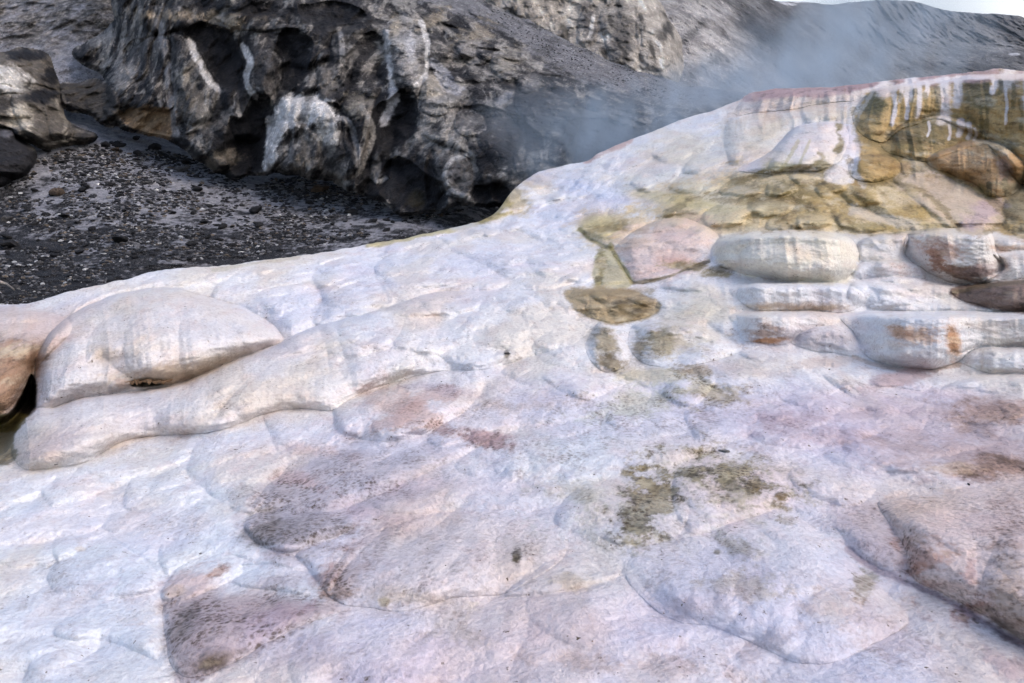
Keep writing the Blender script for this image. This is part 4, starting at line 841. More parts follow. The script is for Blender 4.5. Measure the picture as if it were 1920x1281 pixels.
# ---- the cliff and its outcrops
CCT = [(-200, 300, 17.5), (0, 300, 17.6), (0, 100, 21), (150, 260, 20), (150, 100, 24), (300, 260, 19.6), (300, 0, 22), (300, -100, 24), (500, 330, 18.6), (500, 150, 19.6), (500, -60, 22), (760, 395, 16.2), (760, 200, 18),
       (760, 0, 22), (950, 370, 15.6), (950, 200, 18), (950, 60, 23), (1150, 265, 17), (1150, 130, 23), (1300, 210, 20), (1420, 190, 24), (1300, 168, 24.5), (860, -80, 27), (-150, -50, 25)]
CL = []
def cb(pts, k=.6, **kw): CL.append(Lobe(pts, k, **kw))
cb([(330, 266), (385, 305), (440, 331), (500, 322), (560, 324), (650, 347), (700, 372), (765, 397), (830, 391), (880, 380), (945, 388), (1000, 370), (1180, 300), (1360, 225), (1480, 215), (1440, 192), (1340, 172), (1200, 140), (1120, 108),
    (1060, 82), (1000, 48), (905, 5), (860, -90), (190, -90), (215, 0), (212, 50), (165, 84), (142, 108), (200, 150), (196, 205), (222, 232), (290, 256)], .14, p=.6, owner='cliff', wob=9, flat=.12, st=3)
cb([(-150, 118), (0, 102), (40, 94), (78, 100), (98, 135), (108, 165), (114, 200), (130, 235), (176, 254), (168, 266), (120, 270), (95, 278), (60, 270), (30, 255), (0, 238), (-150, 246)], .5, p=.5, owner='left_outcrop', wob=6, flat=.6)
cb([(-150, 246), (0, 240), (30, 262), (60, 290), (54, 316), (20, 336), (0, 350), (-150, 376)], .5, p=.5, owner='dark_outcrop', wob=6, flat=.7)
cb([(112, 168), (140, 158), (202, 158), (222, 200), (214, 236), (170, 214), (125, 200)], .55, p=.5, owner='shelf_rock', wob=5)
NEG = [[(345, 60), (370, 44), (400, 50), (437, 60), (450, 100), (466, 130), (455, 166), (430, 167), (405, 160), (385, 130), (360, 90)], [(525, 60), (560, 52), (582, 80), (577, 130), (542, 172), (525, 165), (510, 110)],
       [(430, 225), (452, 222), (472, 180), (508, 185), (512, 225), (500, 262), (494, 318), (445, 326), (425, 290)], [(700, 208), (722, 190), (762, 166), (785, 215), (772, 262), (742, 282), (727, 340), (700, 366), (668, 350), (682, 280)],
       [(708, 345), (742, 292), (790, 318), (832, 350), (832, 392), (772, 396), (730, 386)], [(886, 352), (900, 346), (916, 352), (920, 372), (905, 384), (888, 376)], [(924, 350), (940, 346), (956, 354), (954, 374), (938, 382), (924, 372)],
       [(222, 208), (320, 206), (324, 256), (280, 250), (240, 234)], [(612, 190), (640, 200), (668, 240), (672, 300), (655, 270), (625, 225)], [(800, 290), (812, 282), (818, 330), (806, 380), (796, 350)], [(330, 180), (345, 170), (350, 230), (338, 250)],
       [(860, 205), (890, 195), (960, 215), (1010, 250), (1000, 290), (940, 260), (880, 240)], [(1065, 232), (1130, 222), (1192, 242), (1160, 268), (1110, 300), (1062, 296)], [(640, 120), (690, 60), (720, 80), (725, 140), (700, 165), (650, 160)],
       [(230, 100), (250, 70), (270, 80), (262, 130), (240, 140)], [(560, 10), (640, 5), (690, 30), (650, 45), (580, 40)]]
for q in NEG: cb(q, -.75, p=.6, wob=6)
POS = [[(518, 190), (560, 180), (602, 184), (642, 214), (656, 260), (668, 312), (640, 337), (590, 331), (540, 326), (503, 312), (509, 250)], [(548, 236), (575, 232), (602, 270), (602, 322), (560, 326), (545, 290)],
       [(318, 70), (350, 75), (380, 120), (408, 166), (392, 232), (345, 250), (326, 200)], [(203, 150), (240, 96), (290, 70), (315, 80), (318, 150), (320, 206), (250, 202), (203, 198)], [(340, 258), (372, 236), (410, 228), (440, 260), (438, 312), (395, 306)],
       [(455, 125), (490, 95), (525, 110), (520, 165), (490, 186), (470, 176)], [(720, 60), (750, 30), (792, 50), (802, 90), (782, 160), (745, 168), (735, 120)], [(785, 170), (802, 140), (832, 160), (844, 195), (826, 219), (790, 210)],
       [(815, 300), (842, 278), (882, 298), (894, 340), (872, 374), (840, 362), (824, 330)], [(692, 295), (710, 270), (727, 280), (722, 330), (705, 347)], [(850, 85), (890, 58), (922, 78), (917, 112), (880, 118)],
       [(918, 112), (945, 92), (982, 100), (997, 136), (970, 152), (930, 142)], [(968, 152), (1000, 136), (1022, 152), (1012, 172), (980, 172)], [(852, 216), (870, 204), (906, 214), (910, 242), (880, 258), (855, 242)],
       [(640, 200), (680, 190), (705, 205), (690, 260), (668, 320), (650, 280)], [(790, 250), (860, 235), (960, 290), (970, 330), (900, 350), (880, 300)], [(600, 100), (650, 90), (660, 140), (640, 190), (600, 180)], [(560, 170), (600, 160), (640, 200), (600, 185)],
       [(960, 180), (1030, 170), (1090, 220), (1060, 270), (1000, 250)], [(1030, 240), (1070, 230), (1080, 290), (1040, 310), (1010, 290)], [(960, 290), (1000, 270), (1020, 310), (980, 330)], [(1100, 170), (1170, 180), (1230, 220), (1180, 235), (1120, 220)],
       [(800, 60), (840, 80), (850, 130), (810, 130)], [(260, 20), (340, 15), (350, 50), (290, 62)], [(400, 30), (500, 25), (540, 50), (460, 60)], [(20, 185), (60, 180), (90, 215), (85, 262), (50, 255)], [(-20, 120), (30, 110), (60, 140), (40, 175), (-20, 170)], [(80, 190), (112, 200), (130, 240), (100, 262)]]
for q in POS: cb(q, .62, p=.55, wob=6)
RINGS = [Lobe(q, 1, wob=5, st=3) for q in (POS[0], POS[1], POS[6], POS[8], POS[7], POS[11], POS[13], POS[5], POS[2])]
def cdisp(W, px, py, b):
    q = W*np.array([.9, .5, .62]); w = fbm(W*.6, 3, 101)
    f1, f2 = worley(np.stack([q[:, 0]+w*.8, W[:, 2]*.6 - w*.6], 1), 7); blob = 1-np.clip(f1, 0, 1)**1.6
    f1, f2b = worley(np.stack([q[:, 0]*2.4+w*1.5, W[:, 2]*1.7 - w], 1), 8); blob2 = 1-np.clip(f1, 0, 1)**1.6
    h = (blob-.5)*.9 + (blob2-.5)*.38 + ridged(W*np.array([2.2, 1.7, .9]), 5, 103)*.11 + fbm(W*4.5, 5, 104, .6)*.10
    top = sstep(0, 1, np.clip((py - np.interp(px, [200, 600, 900, 1000, 1100, 1200, 1300, 1400], [-60, -60, -10, 70, 130, 175, 190, 200]))/60, 0, 1))
    return h*(.25+.75*top)
CP = Paint(CH)
for q in NEG[:7]+NEG[8:11]: CP.p(q, DK, .95, 10, 10)  # cave hollows blackened in the colour, deepening their shade
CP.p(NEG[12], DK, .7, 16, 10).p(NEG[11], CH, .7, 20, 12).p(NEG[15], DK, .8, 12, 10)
CP.e(390, 10, 190, 18, -3, DK, .85, .7, .8).e(430, 290, 90, 50, 10, DK, .9, .6, .5).e(560, 305, 20, 20, 0, T2, .8).e(410, 300, 34, 18, 10, (.24, .21, .17), .7, .7, .8)
CP.p(NEG[7], (.36, .25, .15), .95, 8, 8).e(300, 240, 24, 14, 20, (.18, .10, .045), .7, .7).e(240, 190, 46, 12, 0, DK, .7, .7, .7)
CP.e(350, 30, 110, 12, -3, TN, .6, .8, .9).e(270, 90, 40, 40, -40, GR, .7, .8, .8).e(235, 145, 30, 30, 0, LG, .5, .8, .9).e(190, 70, 30, 20, 0, LG, .5, .8, .8)
CP.l([(298, 40), (310, 100), (320, 180), (330, 250)], 7, (.34, .33, .33), .8, .5).l([(355, 75), (375, 120), (392, 150), (408, 168)], 7, WH, .85, .6).e(345, 140, 16, 18, 0, (.46, .42, .36), .8, .7, .8).e(360, 200, 34, 50, 0, (.18, .165, .145), .7, .8, .8).l([(392, 190), (386, 215), (372, 236)], 6, (.44, .43, .42), .8)
CP.l([(460, 90), (468, 115), (465, 150), (478, 180)], 3.5, LG, .8, .4).e(440, 45, 14, 20, -50, (.40, .34, .26), .8, .7, .8).e(495, 140, 28, 40, 0, (.11, .10, .095), .7, .8, .7)
CP.p([(515, 220), (530, 180), (600, 178), (628, 205), (625, 240), (580, 235), (540, 240), (515, 290), (500, 320), (503, 260)], WH, .92, 8, 10).l([(580, 180), (575, 205), (560, 228)], 8, (.12, .115, .11), .8).l([(560, 232), (548, 260), (548, 300)], 4, (.2, .19, .19), .6).e(615, 255, 20, 24, 0, (.72, .69, .64), .95, .5, .4).e(570, 270, 16, 40, 0, (.07, .065, .06), .85, .7).e(630, 300, 26, 30, 0, (.06, .055, .05), .8, .7)
CP.e(765, 95, 34, 66, 6, (.46, .44, .42), .85, .7, .7).e(770, 90, 12, 34, 6, (.62, .62, .65), .8, .8).e(742, 45, 14, 20, 0, (.46, .41, .33), .8, .7).l([(735, 165), (738, 190), (720, 228)], 10, (.62, .62, .64), .9, .5).l([(700, 180), (690, 230), (682, 300)], 6, (.30, .27, .23), .7).e(670, 195, 24, 20, 0, (.34, .31, .26), .7, .8, .9)
CP.e(808, 160, 22, 30, 0, (.46, .41, .34), .8, .7, .8).e(815, 198, 26, 16, 0, (.42, .40, .38), .8, .7).l([(810, 115), (835, 140), (858, 170)], 9, (.38, .39, .43), .8, .6).l([(800, 110), (840, 170), (870, 165)], 4, (.55, .55, .58), .6)
CP.e(855, 330, 34, 44, -20, (.20, .195, .19), .8, .7).e(852, 325, 16, 26, -20, (.13, .13, .14), .8).l([(800, 260), (840, 258), (880, 285), (892, 320)], 5, (.40, .38, .35), .8, .6).l([(700, 330), (710, 342), (722, 335)], 5, (.5, .5, .5), .8).e(705, 315, 12, 26, 0, (.2, .2, .2), .8)
CP.e(890, 70, 44, 20, 30, (.32, .28, .22), .85, .7, .8).e(810, 35, 36, 14, 30, (.34, .29, .22), .8, .7, .8).e(880, 90, 30, 18, 20, (.30, .29, .29), .8).e(950, 118, 34, 22, 20, (.34, .31, .26), .85, .7, .8).e(995, 155, 22, 16, 20, (.26, .25, .24), .8).e(945, 185, 22, 10, 40, (.30, .31, .34), .8).e(880, 228, 26, 16, 0, (.30, .29, .28), .7, .8).e(978, 285, 8, 16, 0, (.34, .31, .27), .8).e(1000, 300, 12, 18, -20, (.30, .29, .27), .7)
CP.e(860, 380, 30, 12, 0, (.24, .24, .24), .7, .8, .8).e(780, 375, 20, 20, 0, (.06, .05, .03), .8)
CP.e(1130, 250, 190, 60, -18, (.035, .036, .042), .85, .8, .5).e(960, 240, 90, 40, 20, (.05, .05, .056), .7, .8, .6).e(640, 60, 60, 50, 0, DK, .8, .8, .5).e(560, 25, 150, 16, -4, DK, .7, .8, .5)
CP.l([(455, 85), (470, 120), (462, 150), (480, 182)], 6, WH, .8, .5).l([(636, 55), (642, 90), (640, 120)], 5, LG, .8, .5).l([(600, 230), (650, 225), (668, 270), (672, 310)], 5, LG, .7, .5).l([(505, 225), (508, 270), (500, 318)], 8, WH, .85, .4)
CP.l([(680, 200), (700, 240), (690, 290), (668, 330)], 5, (.4, .38, .35), .7, .6).l([(880, 290), (850, 300), (835, 330), (850, 360), (880, 368)], 5, (.5, .5, .5), .7, .5).l([(790, 40), (802, 90), (796, 140), (775, 165)], 5, WH, .8, .5).l([(722, 60), (730, 110), (735, 160)], 6, WH, .75, .5).e(610, 150, 20, 34, 0, (.24, .22, .2), .7, .8).e(590, 205, 30, 20, 0, WH, .7, .6)
# screes lying on the brow
CP.p([(730, -90), (860, -90), (905, 5), (1000, 45), (1120, 105), (1210, 138), (1340, 170), (1460, 200), (1300, 196), (1200, 182), (1080, 140), (1000, 100), (940, 50), (860, 20), (780, -10)], (.22, .22, .235), .95, 20, 16, 1).e(1020, 95, 60, 14, -38+70, CH, .6, .8, .9, 1)
CP.e(1180, 185, 80, 12, -20+40, CH, .5, .9, .9, .8)
# outcrops on the left
CP.p([(-150, 100), (60, 90), (110, 140), (130, 235), (180, 258), (95, 280), (-150, 250)], (.17, .15, .125), .95, 8, 6)
CP.e(20, 155, 52, 26, -10, (.55, .53, .50), .9, .7, .7).e(50, 100, 34, 12, 5, DK, .9, .6, .8).e(90, 145, 20, 24, 0, DK, .85, .7, .8).e(75, 178, 46, 14, 8, DK, .9, .6, .7).e(45, 215, 18, 24, -10, (.5, .46, .38), .9, .7, .7).l([(108, 178), (108, 200), (124, 225), (120, 262)], 5, (.40, .36, .30), .8).e(30, 262, 34, 16, 10, DK, .8).e(160, 256, 26, 10, 0, DK, .7, .8).e(10, 195, 20, 20, 0, DK, .6)
CP.e(18, 150, 50, 30, -10, (.8, .77, .72), .9, .6, .4).e(40, 220, 26, 34, -10, (.66, .60, .50), .85, .6, .4).e(60, 105, 44, 12, 5, DK, .9, .5, .4).e(80, 180, 44, 16, 8, DK, .95, .5, .4).e(96, 148, 18, 26, 0, DK, .9, .5, .4)
CP.p([(-150, 248), (0, 240), (60, 285), (60, 320), (0, 352), (-150, 380)], (.026, .025, .028), .97, 8, 6).e(15, 250, 24, 10, 10, (.16, .16, .18), .8).p([(112, 166), (140, 156), (205, 158), (222, 236), (170, 216)], (.075, .068, .06), .9, 6, 6)
def ccol(px, py, W, d):
    nz = fbm(W*2.6, 6, 110, .7); w = fbm(W*.7, 3, 111)
    a = fbm(W*np.array([1.2, 1.2, .8])+w[:, None]*.8, 5, 112, .6); b2 = fbm(W*np.array([2.4, 2.4, 1.3])+3, 5, 113, .62)
    C = np.tile(np.array(CH), (len(px), 1))
    def mx(C, c, f): return C*(1-f[:, None]) + np.array(c)*f[:, None]
    C = mx(C, (.19, .18, .17), sstep(.0, .25, a)*.7); C = mx(C, (.42, .395, .36), sstep(.08, .28, b2)*.75); C = mx(C, DK, sstep(.02, .2, -b2)*.9)
    sk = fbm(np.stack([W[:, 0]*2.3+w*1.2, W[:, 1]*.5, W[:, 2]*.38], 1), 5, 117, .62)
    C = mx(C, (.42, .40, .37), sstep(.10, .28, sk)*.7); C = mx(C, (.02, .019, .021), sstep(.06, .24, -sk)*.85)
    # pale mineral veins
    v = 1-np.abs(perlin(np.stack([W[:, 0]*1.5+w*1.6, W[:, 1]*.8, W[:, 2]*.55], 1), 114))*2
    C = mx(C, (.42, .40, .38), sstep(.90, .99, v)*sstep(-.1, .3, nz)*.7)
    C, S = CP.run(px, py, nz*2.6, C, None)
    for L in RINGS:
        m = L.inbox(px, py)
        if not m.any(): continue
        dd = L.sample(px[m], py[m], -30) + nz[m]*7
        r = (sstep(.55, .98, np.sin(dd*.42+nz[m]*3))*.5 + sstep(.75, .98, np.sin(dd*.95+1))*.25)*sstep(-12, -3, dd)*(1-sstep(10, 22, dd))*sstep(-.25, .3, nz[m])
        C[m] = C[m]*(1-r[:, None]) + np.array([.42, .41, .40])*r[:, None]
    n2 = fbm(W*9, 4, 116, .7)
    C = C*.86*(1+.9*n2)[:, None]
    # the foot of the cliff under the steam is painted darker in CP
    return np.clip(C, .008, .75), S
CLIFF = Surface(CCT, CL, [], cdisp, ccol)
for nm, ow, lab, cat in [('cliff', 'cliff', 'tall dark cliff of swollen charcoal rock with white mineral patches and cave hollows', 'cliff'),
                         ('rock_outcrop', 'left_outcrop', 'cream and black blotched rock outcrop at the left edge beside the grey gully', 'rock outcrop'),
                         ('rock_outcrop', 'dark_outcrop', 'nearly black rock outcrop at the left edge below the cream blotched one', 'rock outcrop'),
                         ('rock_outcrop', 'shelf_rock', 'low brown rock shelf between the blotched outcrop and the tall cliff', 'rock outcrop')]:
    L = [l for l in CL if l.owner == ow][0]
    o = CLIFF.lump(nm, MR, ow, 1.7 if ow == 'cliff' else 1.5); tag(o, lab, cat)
    # sink the foot a little
# ---- tan outcrop
OCT = [(880, -80, 36), (1280, -80, 38), (880, 60, 34), (1280, 150, 33), (1080, 20, 35), (1200, 140, 32)]
OL = [Lobe([(870, -110), (890, 0), (930, 50), (1000, 90), (1100, 130), (1180, 160), (1262, 158), (1274, 95), (1268, 62), (1240, 22), (1215, -20), (1200, -110)], .5, p=.5, owner='tan', wob=6, flat=.5, st=3),
      Lobe([(1090, 20), (1110, 10), (1120, 60), (1100, 90), (1082, 70)], .5, p=.6), Lobe([(1130, 20), (1180, 15), (1200, 60), (1190, 130), (1150, 120), (1128, 60)], .4, p=.6), Lobe([(1195, 30), (1240, 50), (1262, 110), (1230, 135), (1200, 110)], .4, p=.6),
      Lobe([(940, 0), (1000, -10), (1050, 30), (1060, 75), (1000, 50)], .4, p=.6), Lobe([(1112, -4), (1132, -6), (1136, 8), (1118, 12)], -1.), Lobe([(1150, 8), (1164, 10), (1168, 18), (1156, 18)], -1.)]
def odisp(W, px, py, b):
    return ridged(W*np.array([1.1, 1.1, .28]), 4, 120)*.2 + fbm(W*2, 4, 121)*.3
OP = Paint((.38, .35, .31)).e(1105, 50, 20, 40, 10, (.09, .085, .085), .85, .7, .6).e(1165, 60, 30, 60, -10, (.10, .092, .085), .85, .7, .7).l([(1112, 30), (1108, 60), (1100, 80)], 4, (.5, .48, .45), .8).e(1010, 20, 60, 50, 30, (.34, .30, .25), .6).e(1230, 120, 30, 16, 0, (.42, .38, .33), .7).e(1245, 60, 30, 16, 40, DK, .6, .8, .8)
def ocol(px, py, W, d):
    nz = fbm(W*1.5, 5, 122, .62); C, S = OP.run(px, py, nz)
    st = fbm(np.stack([W[:, 0]*2.6 + W[:, 2]*.5, W[:, 1], W[:, 2]*.35], 1), 4, 123)
    C = C*(1-.75*sstep(.05, .4, st)[:, None]) ; C = C*(1+.8*sstep(.1, .45, -st)[:, None])*(1+.6*nz)[:, None]
    return np.clip(C, .01, .6), S
TANO = Surface(OCT, OL, [], odisp, ocol)
tag(TANO.lump('rock_outcrop', MR, 'tan', 1.5), 'tall tan-brown streaked rock outcrop high behind the scree brow at top centre', 'rock outcrop')
# ---- the far hill
FCT = [(1100, -100, 50), (1100, 200, 34), (1300, 0, 44), (1300, 200, 36), (1450, 190, 40), (1450, 20, 50), (1700, 10, 66), (1700, 170, 52), (1700, 100, 58), (2100, 60, 68), (2100, 180, 54), (1400, -40, 52), (1500, 400, 34), (1100, 400, 27)]
FS = catmull([(1000, -200), (1200, -120), (1330, -60), (1420, -16), (1455, 2), (1500, 3), (1560, 8), (1600, 4), (1650, 0), (1700, 1), (1735, 8), (1780, 20), (1830, 24), (1880, 27), (1915, 32), (1940, 44), (2000, 60), (2150, 70), (2300, 90)], 5, False)
def fdisp(W, px, py, b):
    return ridged(W*np.array([.22, .2, .26]), 5, 130)*.5 + fbm(W*1.1, 5, 131, .6)*.4 + sstep(1560, 1680, px)*sstep(96, 60, py)*1.5*ridged(W*np.array([.7, .2, .12]), 3, 133)
FP = Paint((.19, .19, .195)).p([(1200, -120), (1300, -40), (1370, 30), (1420, 100), (1470, 190), (1300, 220), (1100, 200)], (.46, .44, .43), .9, 60, 30, 1)
FP.e(1440, 60, 70, 60, 0, (.06, .06, .065), .8, .9, .8).e(1330, 120, 60, 14, 30, (.10, .10, .10), .7, .9, .9).e(1380, 150, 60, 12, 20, (.09, .09, .09), .7, .9, .9).e(1300, 60, 40, 10, 40, (.12, .12, .12), .7, .9, .9).e(1740, 60, 60, 30, 0, (.24, .21, .20), .8, .8, .6).e(1720, 55, 14, 30, 0, (.36, .32, .30), .6, .8).e(1865, 55, 40, 24, 0, (.20, .17, .15), .5, .9, .8).e(1560, 130, 40, 16, 0, (.24, .22, .2), .6, .9, .8).e(1520, 100, 80, 20, 30, (.16, .15, .14), .6, .9, .9)
FP.e(1478, 7, 18, 3, -8, (.85, .86, .9), .95, .4, .3).e(1500, 4, 16, 2, 0, (.85, .86, .9), .95, .4, .3).e(1902, 102, 12, 3, 0, (.85, .86, .9), .9, .4, .3).e(1840, 130, 100, 20, 0, (.04, .042, .045), .7, .9)
def fcol(px, py, W, d):
    nz = fbm(W*.5, 5, 134, .62); n2 = fbm(np.stack([W[:, 0]*.4+W[:, 2]*.4, W[:, 1]*.15, W[:, 2]*.55], 1), 6, 135, .7)
    C, S = FP.run(px, py, nz)
    sn = C.mean(1) > .6
    C = np.where(sn[:, None], C, C*(1+1.1*n2)[:, None]*(1+.7*nz)[:, None])
    return np.clip(C, .012, .85), S
HILL = Surface(FCT, [], [], fdisp, fcol)
def fsil(x):
    return np.interp(x, FS[:, 0], FS[:, 1]) + 1.6*perlin(np.stack([x*.03, x*0, x*0], 1), 8) + .8*perlin(np.stack([x*.13, x*0, x*0], 1), 9)
tag(HILL.sheet('far_hill', MHILL, 1040, 2140, 420, fsil, 620, 330, roll=14, back=[(2, .5), (10, 4), (40, 25)]), kind='structure')
# the ground sheet under everything
V = []; n = 41
for j in range(n):
    for i in range(n): V.append((-170+i/(n-1)*400, -60+j/(n-1)*175, -4.4))
V = np.array(V, float); V[:, 2] += fbm(V*.05, 3, 140)*.3
tag(mesh_from('ground', V, gridfaces(n, n), np.tile([.10, .10, .10], (n*n, 1)), np.zeros(n*n), MHILL), kind='structure')

# ------------------------------------------------------------------ loose stones
def ico(sub=1):
    import bmesh
    bm = bmesh.new(); bmesh.ops.create_icosphere(bm, subdivisions=sub, radius=1.); V = np.array([v.co[:] for v in bm.verts]); F = np.array([[v.index for v in f.verts] for f in bm.faces]); bm.free(); return V, F
IV, IF = ico(3); I1, F1_ = ico(1)
def stone_mesh(seed):
    r = np.random.default_rng(seed)
    V = IV.copy()
    for k in range(9):                                     # knock flat facets off
        nrm = r.normal(size=3); nrm /= np.linalg.norm(nrm); lim = r.uniform(.5, .8); d = V@nrm
        V -= np.outer(np.maximum(d-lim, 0), nrm)
    V *= np.array([1, r.uniform(.6, .9), r.uniform(.4, .7)]); V += (V/np.linalg.norm(V, axis=1)[:, None])*(fbm(V*2.5, 3, seed)*.14)[:, None]
    return V
protos = {}
def stone(px, py, size, kind, label, cat, group, surf=SCREE, seed=0, sink=.25, rz=None):
    key = (kind, seed % 6)
    d, _ = surf.depth(np.array([float(px)]), np.array([float(py)])); P = at(px, py, d)[0]
    if key not in protos:
        V = stone_mesh(seed % 6 + 20); c = {'dark': (.035, .034, .036), 'pale': (.42, .41, .40), 'grey': (.13, .125, .125), 'brown': (.15, .11, .08)}[kind]
        nz = fbm(V*2.2, 4, 3); C = np.clip(np.array(c)*(1+.9*nz)[:, None], .01, .8)
        o = mesh_from('stone', V, IF, C, np.full(len(V), .2), MR, smooth=False); protos[key] = o
        o2 = o
    else:
        o2 = protos[key].copy(); col.objects.link(o2)
    s = size*d[0]/F0/2
    o2.scale = (s, s, s); o2.location = P + np.array([0, 0, s*sink]); o2.rotation_euler = (rng.uniform(-.3, .3), rng.uniform(-.3, .3), rng.uniform(0, 6.3) if rz is None else rz)
    tag(o2, label, cat, group); return o2
SCPOLY = np.array([(0, 360), (60, 300), (180, 268), (240, 262), (330, 285), (440, 340), (560, 332), (650, 352), (760, 402), (880, 392), (700, 440), (520, 478), (300, 490), (150, 525), (0, 560)], float)
named = [(255, 262, 22, 'dark', 'black stone lying right at the cliff foot below the tan alcove'), (155, 360, 26, 'dark', 'largest black stone on the upper grey scree, left of centre'), (372, 358, 30, 'dark', 'black flat stone on the scree below the black cave mouth'),
         (600, 360, 44, 'brown', 'brown slabby stone on the scree under the white-stained bulge'), (215, 284, 26, 'brown', 'brownish stone in the upper scree below the blotched outcrop'), (90, 285, 18, 'dark', 'black stone tucked under the cream blotched outcrop'),
         (150, 300, 20, 'grey', 'grey stone on bare scree below the low rock shelf'), (480, 400, 40, 'dark', 'wide black stone half buried in dark scree right of centre'), (380, 340, 10, 'pale', 'white stone beside the black flat stone under the cave mouth'),
         (20, 465, 44, 'dark', 'big black stone in the dark scree at the left edge'), (225, 455, 46, 'dark', 'long black slab in the dark scree above the white ridge'), (110, 366, 34, 'brown', 'flat brown slab on scree at far left'), (860, 382, 22, 'grey', 'grey stone by the twin cave mouths near the ridge'),
         (35, 543, 9, 'pale', 'small white stone just above the ridge at the left edge'), (103, 545, 10, 'pale', 'white stone near the ridge, right of the pale twig'), (340, 322, 34, 'grey', 'grey slab resting against the black cliff base'), (720, 412, 10, 'pale', 'white chip on the dark scree below the cliff cave')]
for i, (x, y, s, k, lab) in enumerate(named): stone(x, y, s, k, lab, 'stone', None, seed=i)
cnt = 0
while cnt < 190:
    x = rng.uniform(0, 880); y = rng.uniform(262, 560)
    if not inside(np.array([x]), np.array([y]), SCPOLY)[0]: continue
    s = rng.uniform(8, 20)*(1+.6*(rng.uniform() > .85)); cnt += 1
    k = 'dark' if rng.uniform() < .72 else ('pale' if rng.uniform() < .45 else 'grey')
    lab = {'dark': 'small black stone strewn on the grey scree below the cliff', 'pale': 'small white stone strewn on the scree below the cliff', 'grey': 'small grey stone strewn on the scree below the cliff'}[k]
    stone(x, y, s if k != 'pale' else s*.5, k, lab, 'stone', {'dark': 'small black stones on the scree', 'pale': 'small white stones on the scree', 'grey': 'small grey stones on the scree'}[k], seed=int(rng.integers(6)))
# countless chips
def chips(name, N, xr, yr, poly, surf, smin, smax, cols, prob, sq=1.):
    X = rng.uniform(*xr, N*5); Y = rng.uniform(*yr, N*5); m = inside(X, Y, poly) & (fbm(np.stack([X*.016, Y*.035, X*0], 1), 4, 150) + rng.uniform(-.22, .22, N*5) > -.02); X = X[m][:N]; Y = Y[m][:N]; n = len(X)
    d, Wp = surf.depth(X, Y); P = CAM[None] + rays(X, Y)*d[:, None]
    s = (smin+(smax-smin)*rng.uniform(0, 1, n)**2.2)*d/F0/2
    idx = rng.choice(len(cols), n, p=prob)
    B = I1[None]*rng.uniform(.45, 1.1, (n, len(I1), 1))*s[:, None, None]*np.array([1, 1, .6])
    th = rng.uniform(0, 6.3, n); c, q = np.cos(th)[:, None], np.sin(th)[:, None]; x, y = B[:, :, 0]*c-B[:, :, 1]*q, B[:, :, 0]*q+B[:, :, 1]*c
    B = np.stack([x, y, B[:, :, 2]], 2) + P[:, None]
    F = (F1_[None] + (np.arange(n)*len(I1))[:, None, None]).reshape(-1, 3)
    C = np.repeat(np.array(cols)[idx]*rng.uniform(.6, 1.3, (n, 1)), len(I1), 0)
    return tag(mesh_from(name, B.reshape(-1, 3), F, C, None, MR, smooth=False), kind='stuff')
chips('gravel', 17000, (-60, 900), (255, 600), np.vstack([SCPOLY[:-1], [(0, 590), (-60, 600), (-60, 360)]]), SCREE, 2., 14., [(.03, .03, .033), (.16, .16, .17), (.5, .5, .5), (.16, .13, .10)], [.62, .25, .05, .08])
GP = np.array([(0, 40), (60, 60), (140, 100), (190, 160), (130, 165), (100, 130), (60, 95), (0, 95)], float)
chips('gravel', 500, (0, 200), (40, 170), GP, SCREE, 2, 4, [(.1, .1, .11), (.35, .35, .36)], [.7, .3])
BP_ = np.array([(905, 5), (1000, 48), (1120, 108), (1210, 140), (1340, 172), (1440, 195), (1300, 194), (1200, 178), (1080, 138), (1000, 95), (930, 40)], float)
chips('gravel', 1500, (900, 1440), (0, 200), BP_, CLIFF, 2, 7, [(.04, .04, .045), (.16, .16, .17), (.45, .45, .46)], [.4, .45, .15])
ED = np.array([(0, 560), (300, 480), (700, 432), (900, 395), (900, 420), (700, 462), (300, 512), (0, 585)], float)
chips('gravel', 260, (0, 900), (395, 585), ED, SCREE, 2, 6, [(.5, .5, .5), (.3, .3, .31)], [.5, .5])
chips('grit', 60, (0, 1920), (560, 1270), GPT, TRAV, 2, 5, [(.03, .025, .02), (.2, .13, .08)], [.6, .4])
# a pale twig, a chip of white crust and small stones on the white slope
d, _ = SCREE.depth(np.array([0., 28.]), np.array([546., 553.]))
pts = [at(-14, 545, d[0])[0]+[0, 0, .10], at(0, 546, d[0])[0]+[0, 0, .12], at(14, 549, d[0])[0]+[0, 0, .11], at(28, 554, d[1])[0]+[0, 0, .07]]
V = []; F = []
for i, p in enumerate(pts):
    r = [.022, .026, .020, .010][i]
    for k in range(8): a = k*math.pi/4; V.append((p[0], p[1]+r*math.cos(a), p[2]+r*math.sin(a)*(1+.2*math.sin(3*a))))
for i in range(3):
    for k in range(8): F.append((i*8+k, i*8+(k+1) % 8, (i+1)*8+(k+1) % 8, (i+1)*8+k))
tag(mesh_from('twig', np.array(V), np.array(F), np.tile([.34, .30, .26], (32, 1)), None, MR), 'pale weathered twig lying on the dark scree at the left edge', 'twig')
stone(107, 872, 13, 'dark', 'tiny black stone sitting where the long roll meets the white slope', 'stone', None, surf=TRAV, seed=2, sink=.5)
stone(1358, 846, 26, 'pale', 'flat white crust chip on the pale blue-grey slope above the moss patch', 'stone', None, surf=TRAV, seed=4, sink=0)
stone(951, 664, 12, 'grey', 'small grey stone lying alone on the smooth white slope', 'stone', None, surf=TRAV, seed=3, sink=.2)
stone(1816, 909, 8, 'dark', 'tiny black chip on the salmon-brown dome near the right side', 'stone', None, surf=TRAV, seed=1, sink=.2)

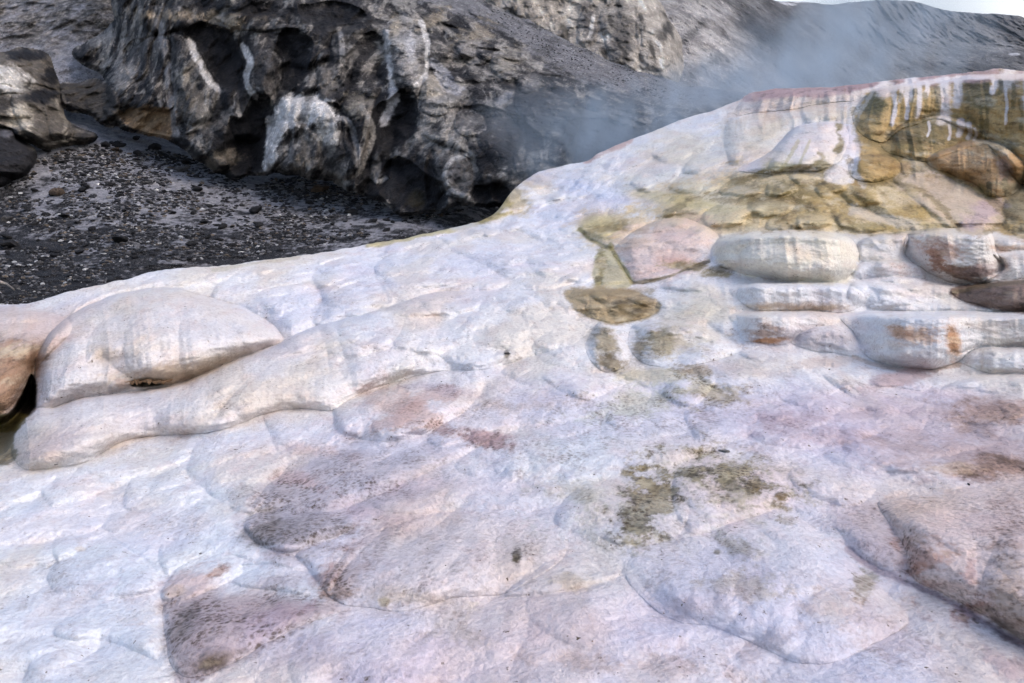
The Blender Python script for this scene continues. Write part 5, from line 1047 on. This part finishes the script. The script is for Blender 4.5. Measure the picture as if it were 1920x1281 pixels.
# ------------------------------------------------------------------ steam
def steam(name, center, radii, dens, nscale, label=None, seed=0, sharp=(.45, .7)):
    V, F = ico(3); V = V*np.array(radii); V += np.array(radii)*(fbm(V/np.array(radii)*1.2, 2, seed)*.25)[:, None]*V/np.array(radii)
    o = mesh_from(name, V, F); o.location = center
    m, nt, out = newmat(name); g = N(nt); tc = g.n('TexCoord').outputs['Object']
    n1 = g.noise(g.vec(tc, (1, 1, .7)), nscale, 4, .55, .6)
    q = g.n('VectorMath', operation='LENGTH'); sc = g.vec(tc, tuple(1/r for r in radii)); nt.links.new(sc, q.inputs[0])
    fall = g.rmap(q.outputs['Value'], .25, .95, 1., 0.)
    dn = g.math('MULTIPLY', g.math('MULTIPLY', g.rmap(n1, *sharp), fall), dens)
    pv = g.n('VolumePrincipled'); pv.inputs['Color'].default_value = (.80, .91, 1, 1); pv.inputs['Anisotropy'].default_value = 0
    nt.links.new(dn, pv.inputs['Density']); nt.links.new(pv.outputs[0], out.inputs['Volume']); o.data.materials.append(m)
    return tag(o, kind='stuff')
def ctr(px, py, d): return tuple(at(px, py, d)[0])
steam('steam', ctr(1600, 110, 22), (3.6, 5, 2.2), .85, .6, seed=1)
steam('steam', ctr(1590, 20, 26), (1.6, 3, 2.2), .8, .7, seed=5)
steam('steam', ctr(1230, 225, 15), (3.4, 1.6, 1.05), 1.5, .9, seed=2)
steam('steam', ctr(1080, 290, 14.2), (1.5, 1.2, .9), 1.2, 1.1, seed=3)
steam('steam', ctr(1440, 150, 17), (2.6, 2.4, .8), 1.4, .8, seed=4)
V = np.array([(x, y, z) for z in (-60, 60) for y in (-62, 118) for x in (-172, 232)], float)
hz = mesh_from('haze', V, np.array([(0, 1, 3, 2), (4, 6, 7, 5), (0, 4, 5, 1), (2, 3, 7, 6), (0, 2, 6, 4), (1, 5, 7, 3)]), smooth=False); tag(hz, kind='stuff')
m, nt, out = newmat('haze'); g = N(nt); pv = g.n('VolumePrincipled'); pv.inputs['Color'].default_value = (.86, .92, 1, 1); pv.inputs['Density'].default_value = .0062
nt.links.new(pv.outputs[0], out.inputs['Volume']); hz.data.materials.append(m)
# ------------------------------------------------------------------ light
SUN_EL, SUN_ROT = R(48), R(115)
def lighting(sky=.13, sun=1.0, ang=25, expo=0., suncol=(1, .93, .84)):
    w = bpy.data.worlds.new('World'); scene.world = w; w.use_nodes = True; nt = w.node_tree
    bg = nt.nodes['Background']; s = nt.nodes.new('ShaderNodeTexSky'); s.sky_type = 'NISHITA'; s.sun_disc = False
    s.sun_elevation = SUN_EL; s.sun_rotation = SUN_ROT; s.air_density = 1.0; s.dust_density = 3.5; s.ozone_density = 1.0
    # a bright veil of cloud low over the hills
    g = N(nt); tc = g.n('TexCoord').outputs['Generated']; sep = g.n('SeparateXYZ'); nt.links.new(tc, sep.inputs[0])
    nz = g.noise(g.vec(tc, (2, 2, 7)), 1.6, 5, .6)
    low = g.rmap(sep.outputs[2], .10, .26, 1., 0.); f = g.math('MULTIPLY', low, g.rmap(nz, .25, .45), clamp=True)
    c = g.mix(f, s.outputs[0], (4.6, 4.7, 4.85))
    nt.links.new(c, bg.inputs[0]); bg.inputs[1].default_value = sky
    ld = bpy.data.lights.new('sun', 'SUN'); ld.energy = sun; ld.angle = R(ang); ld.color = suncol
    lo = bpy.data.objects.new('sun', ld); col.objects.link(lo)
    from mathutils import Vector
    d = Vector((math.sin(SUN_ROT)*math.cos(SUN_EL), math.cos(SUN_ROT)*math.cos(SUN_EL), math.sin(SUN_EL)))
    lo.rotation_euler = d.to_track_quat('Z', 'Y').to_euler()
    vs = scene.view_settings; vs.view_transform = 'Standard'; vs.look = 'None'; vs.gamma = 1; vs.exposure = expo
lighting(.16, 1.05, 35, .68, (1, .985, .97))
scene.render.engine = 'CYCLES'
scene.cycles.volume_bounces = 4
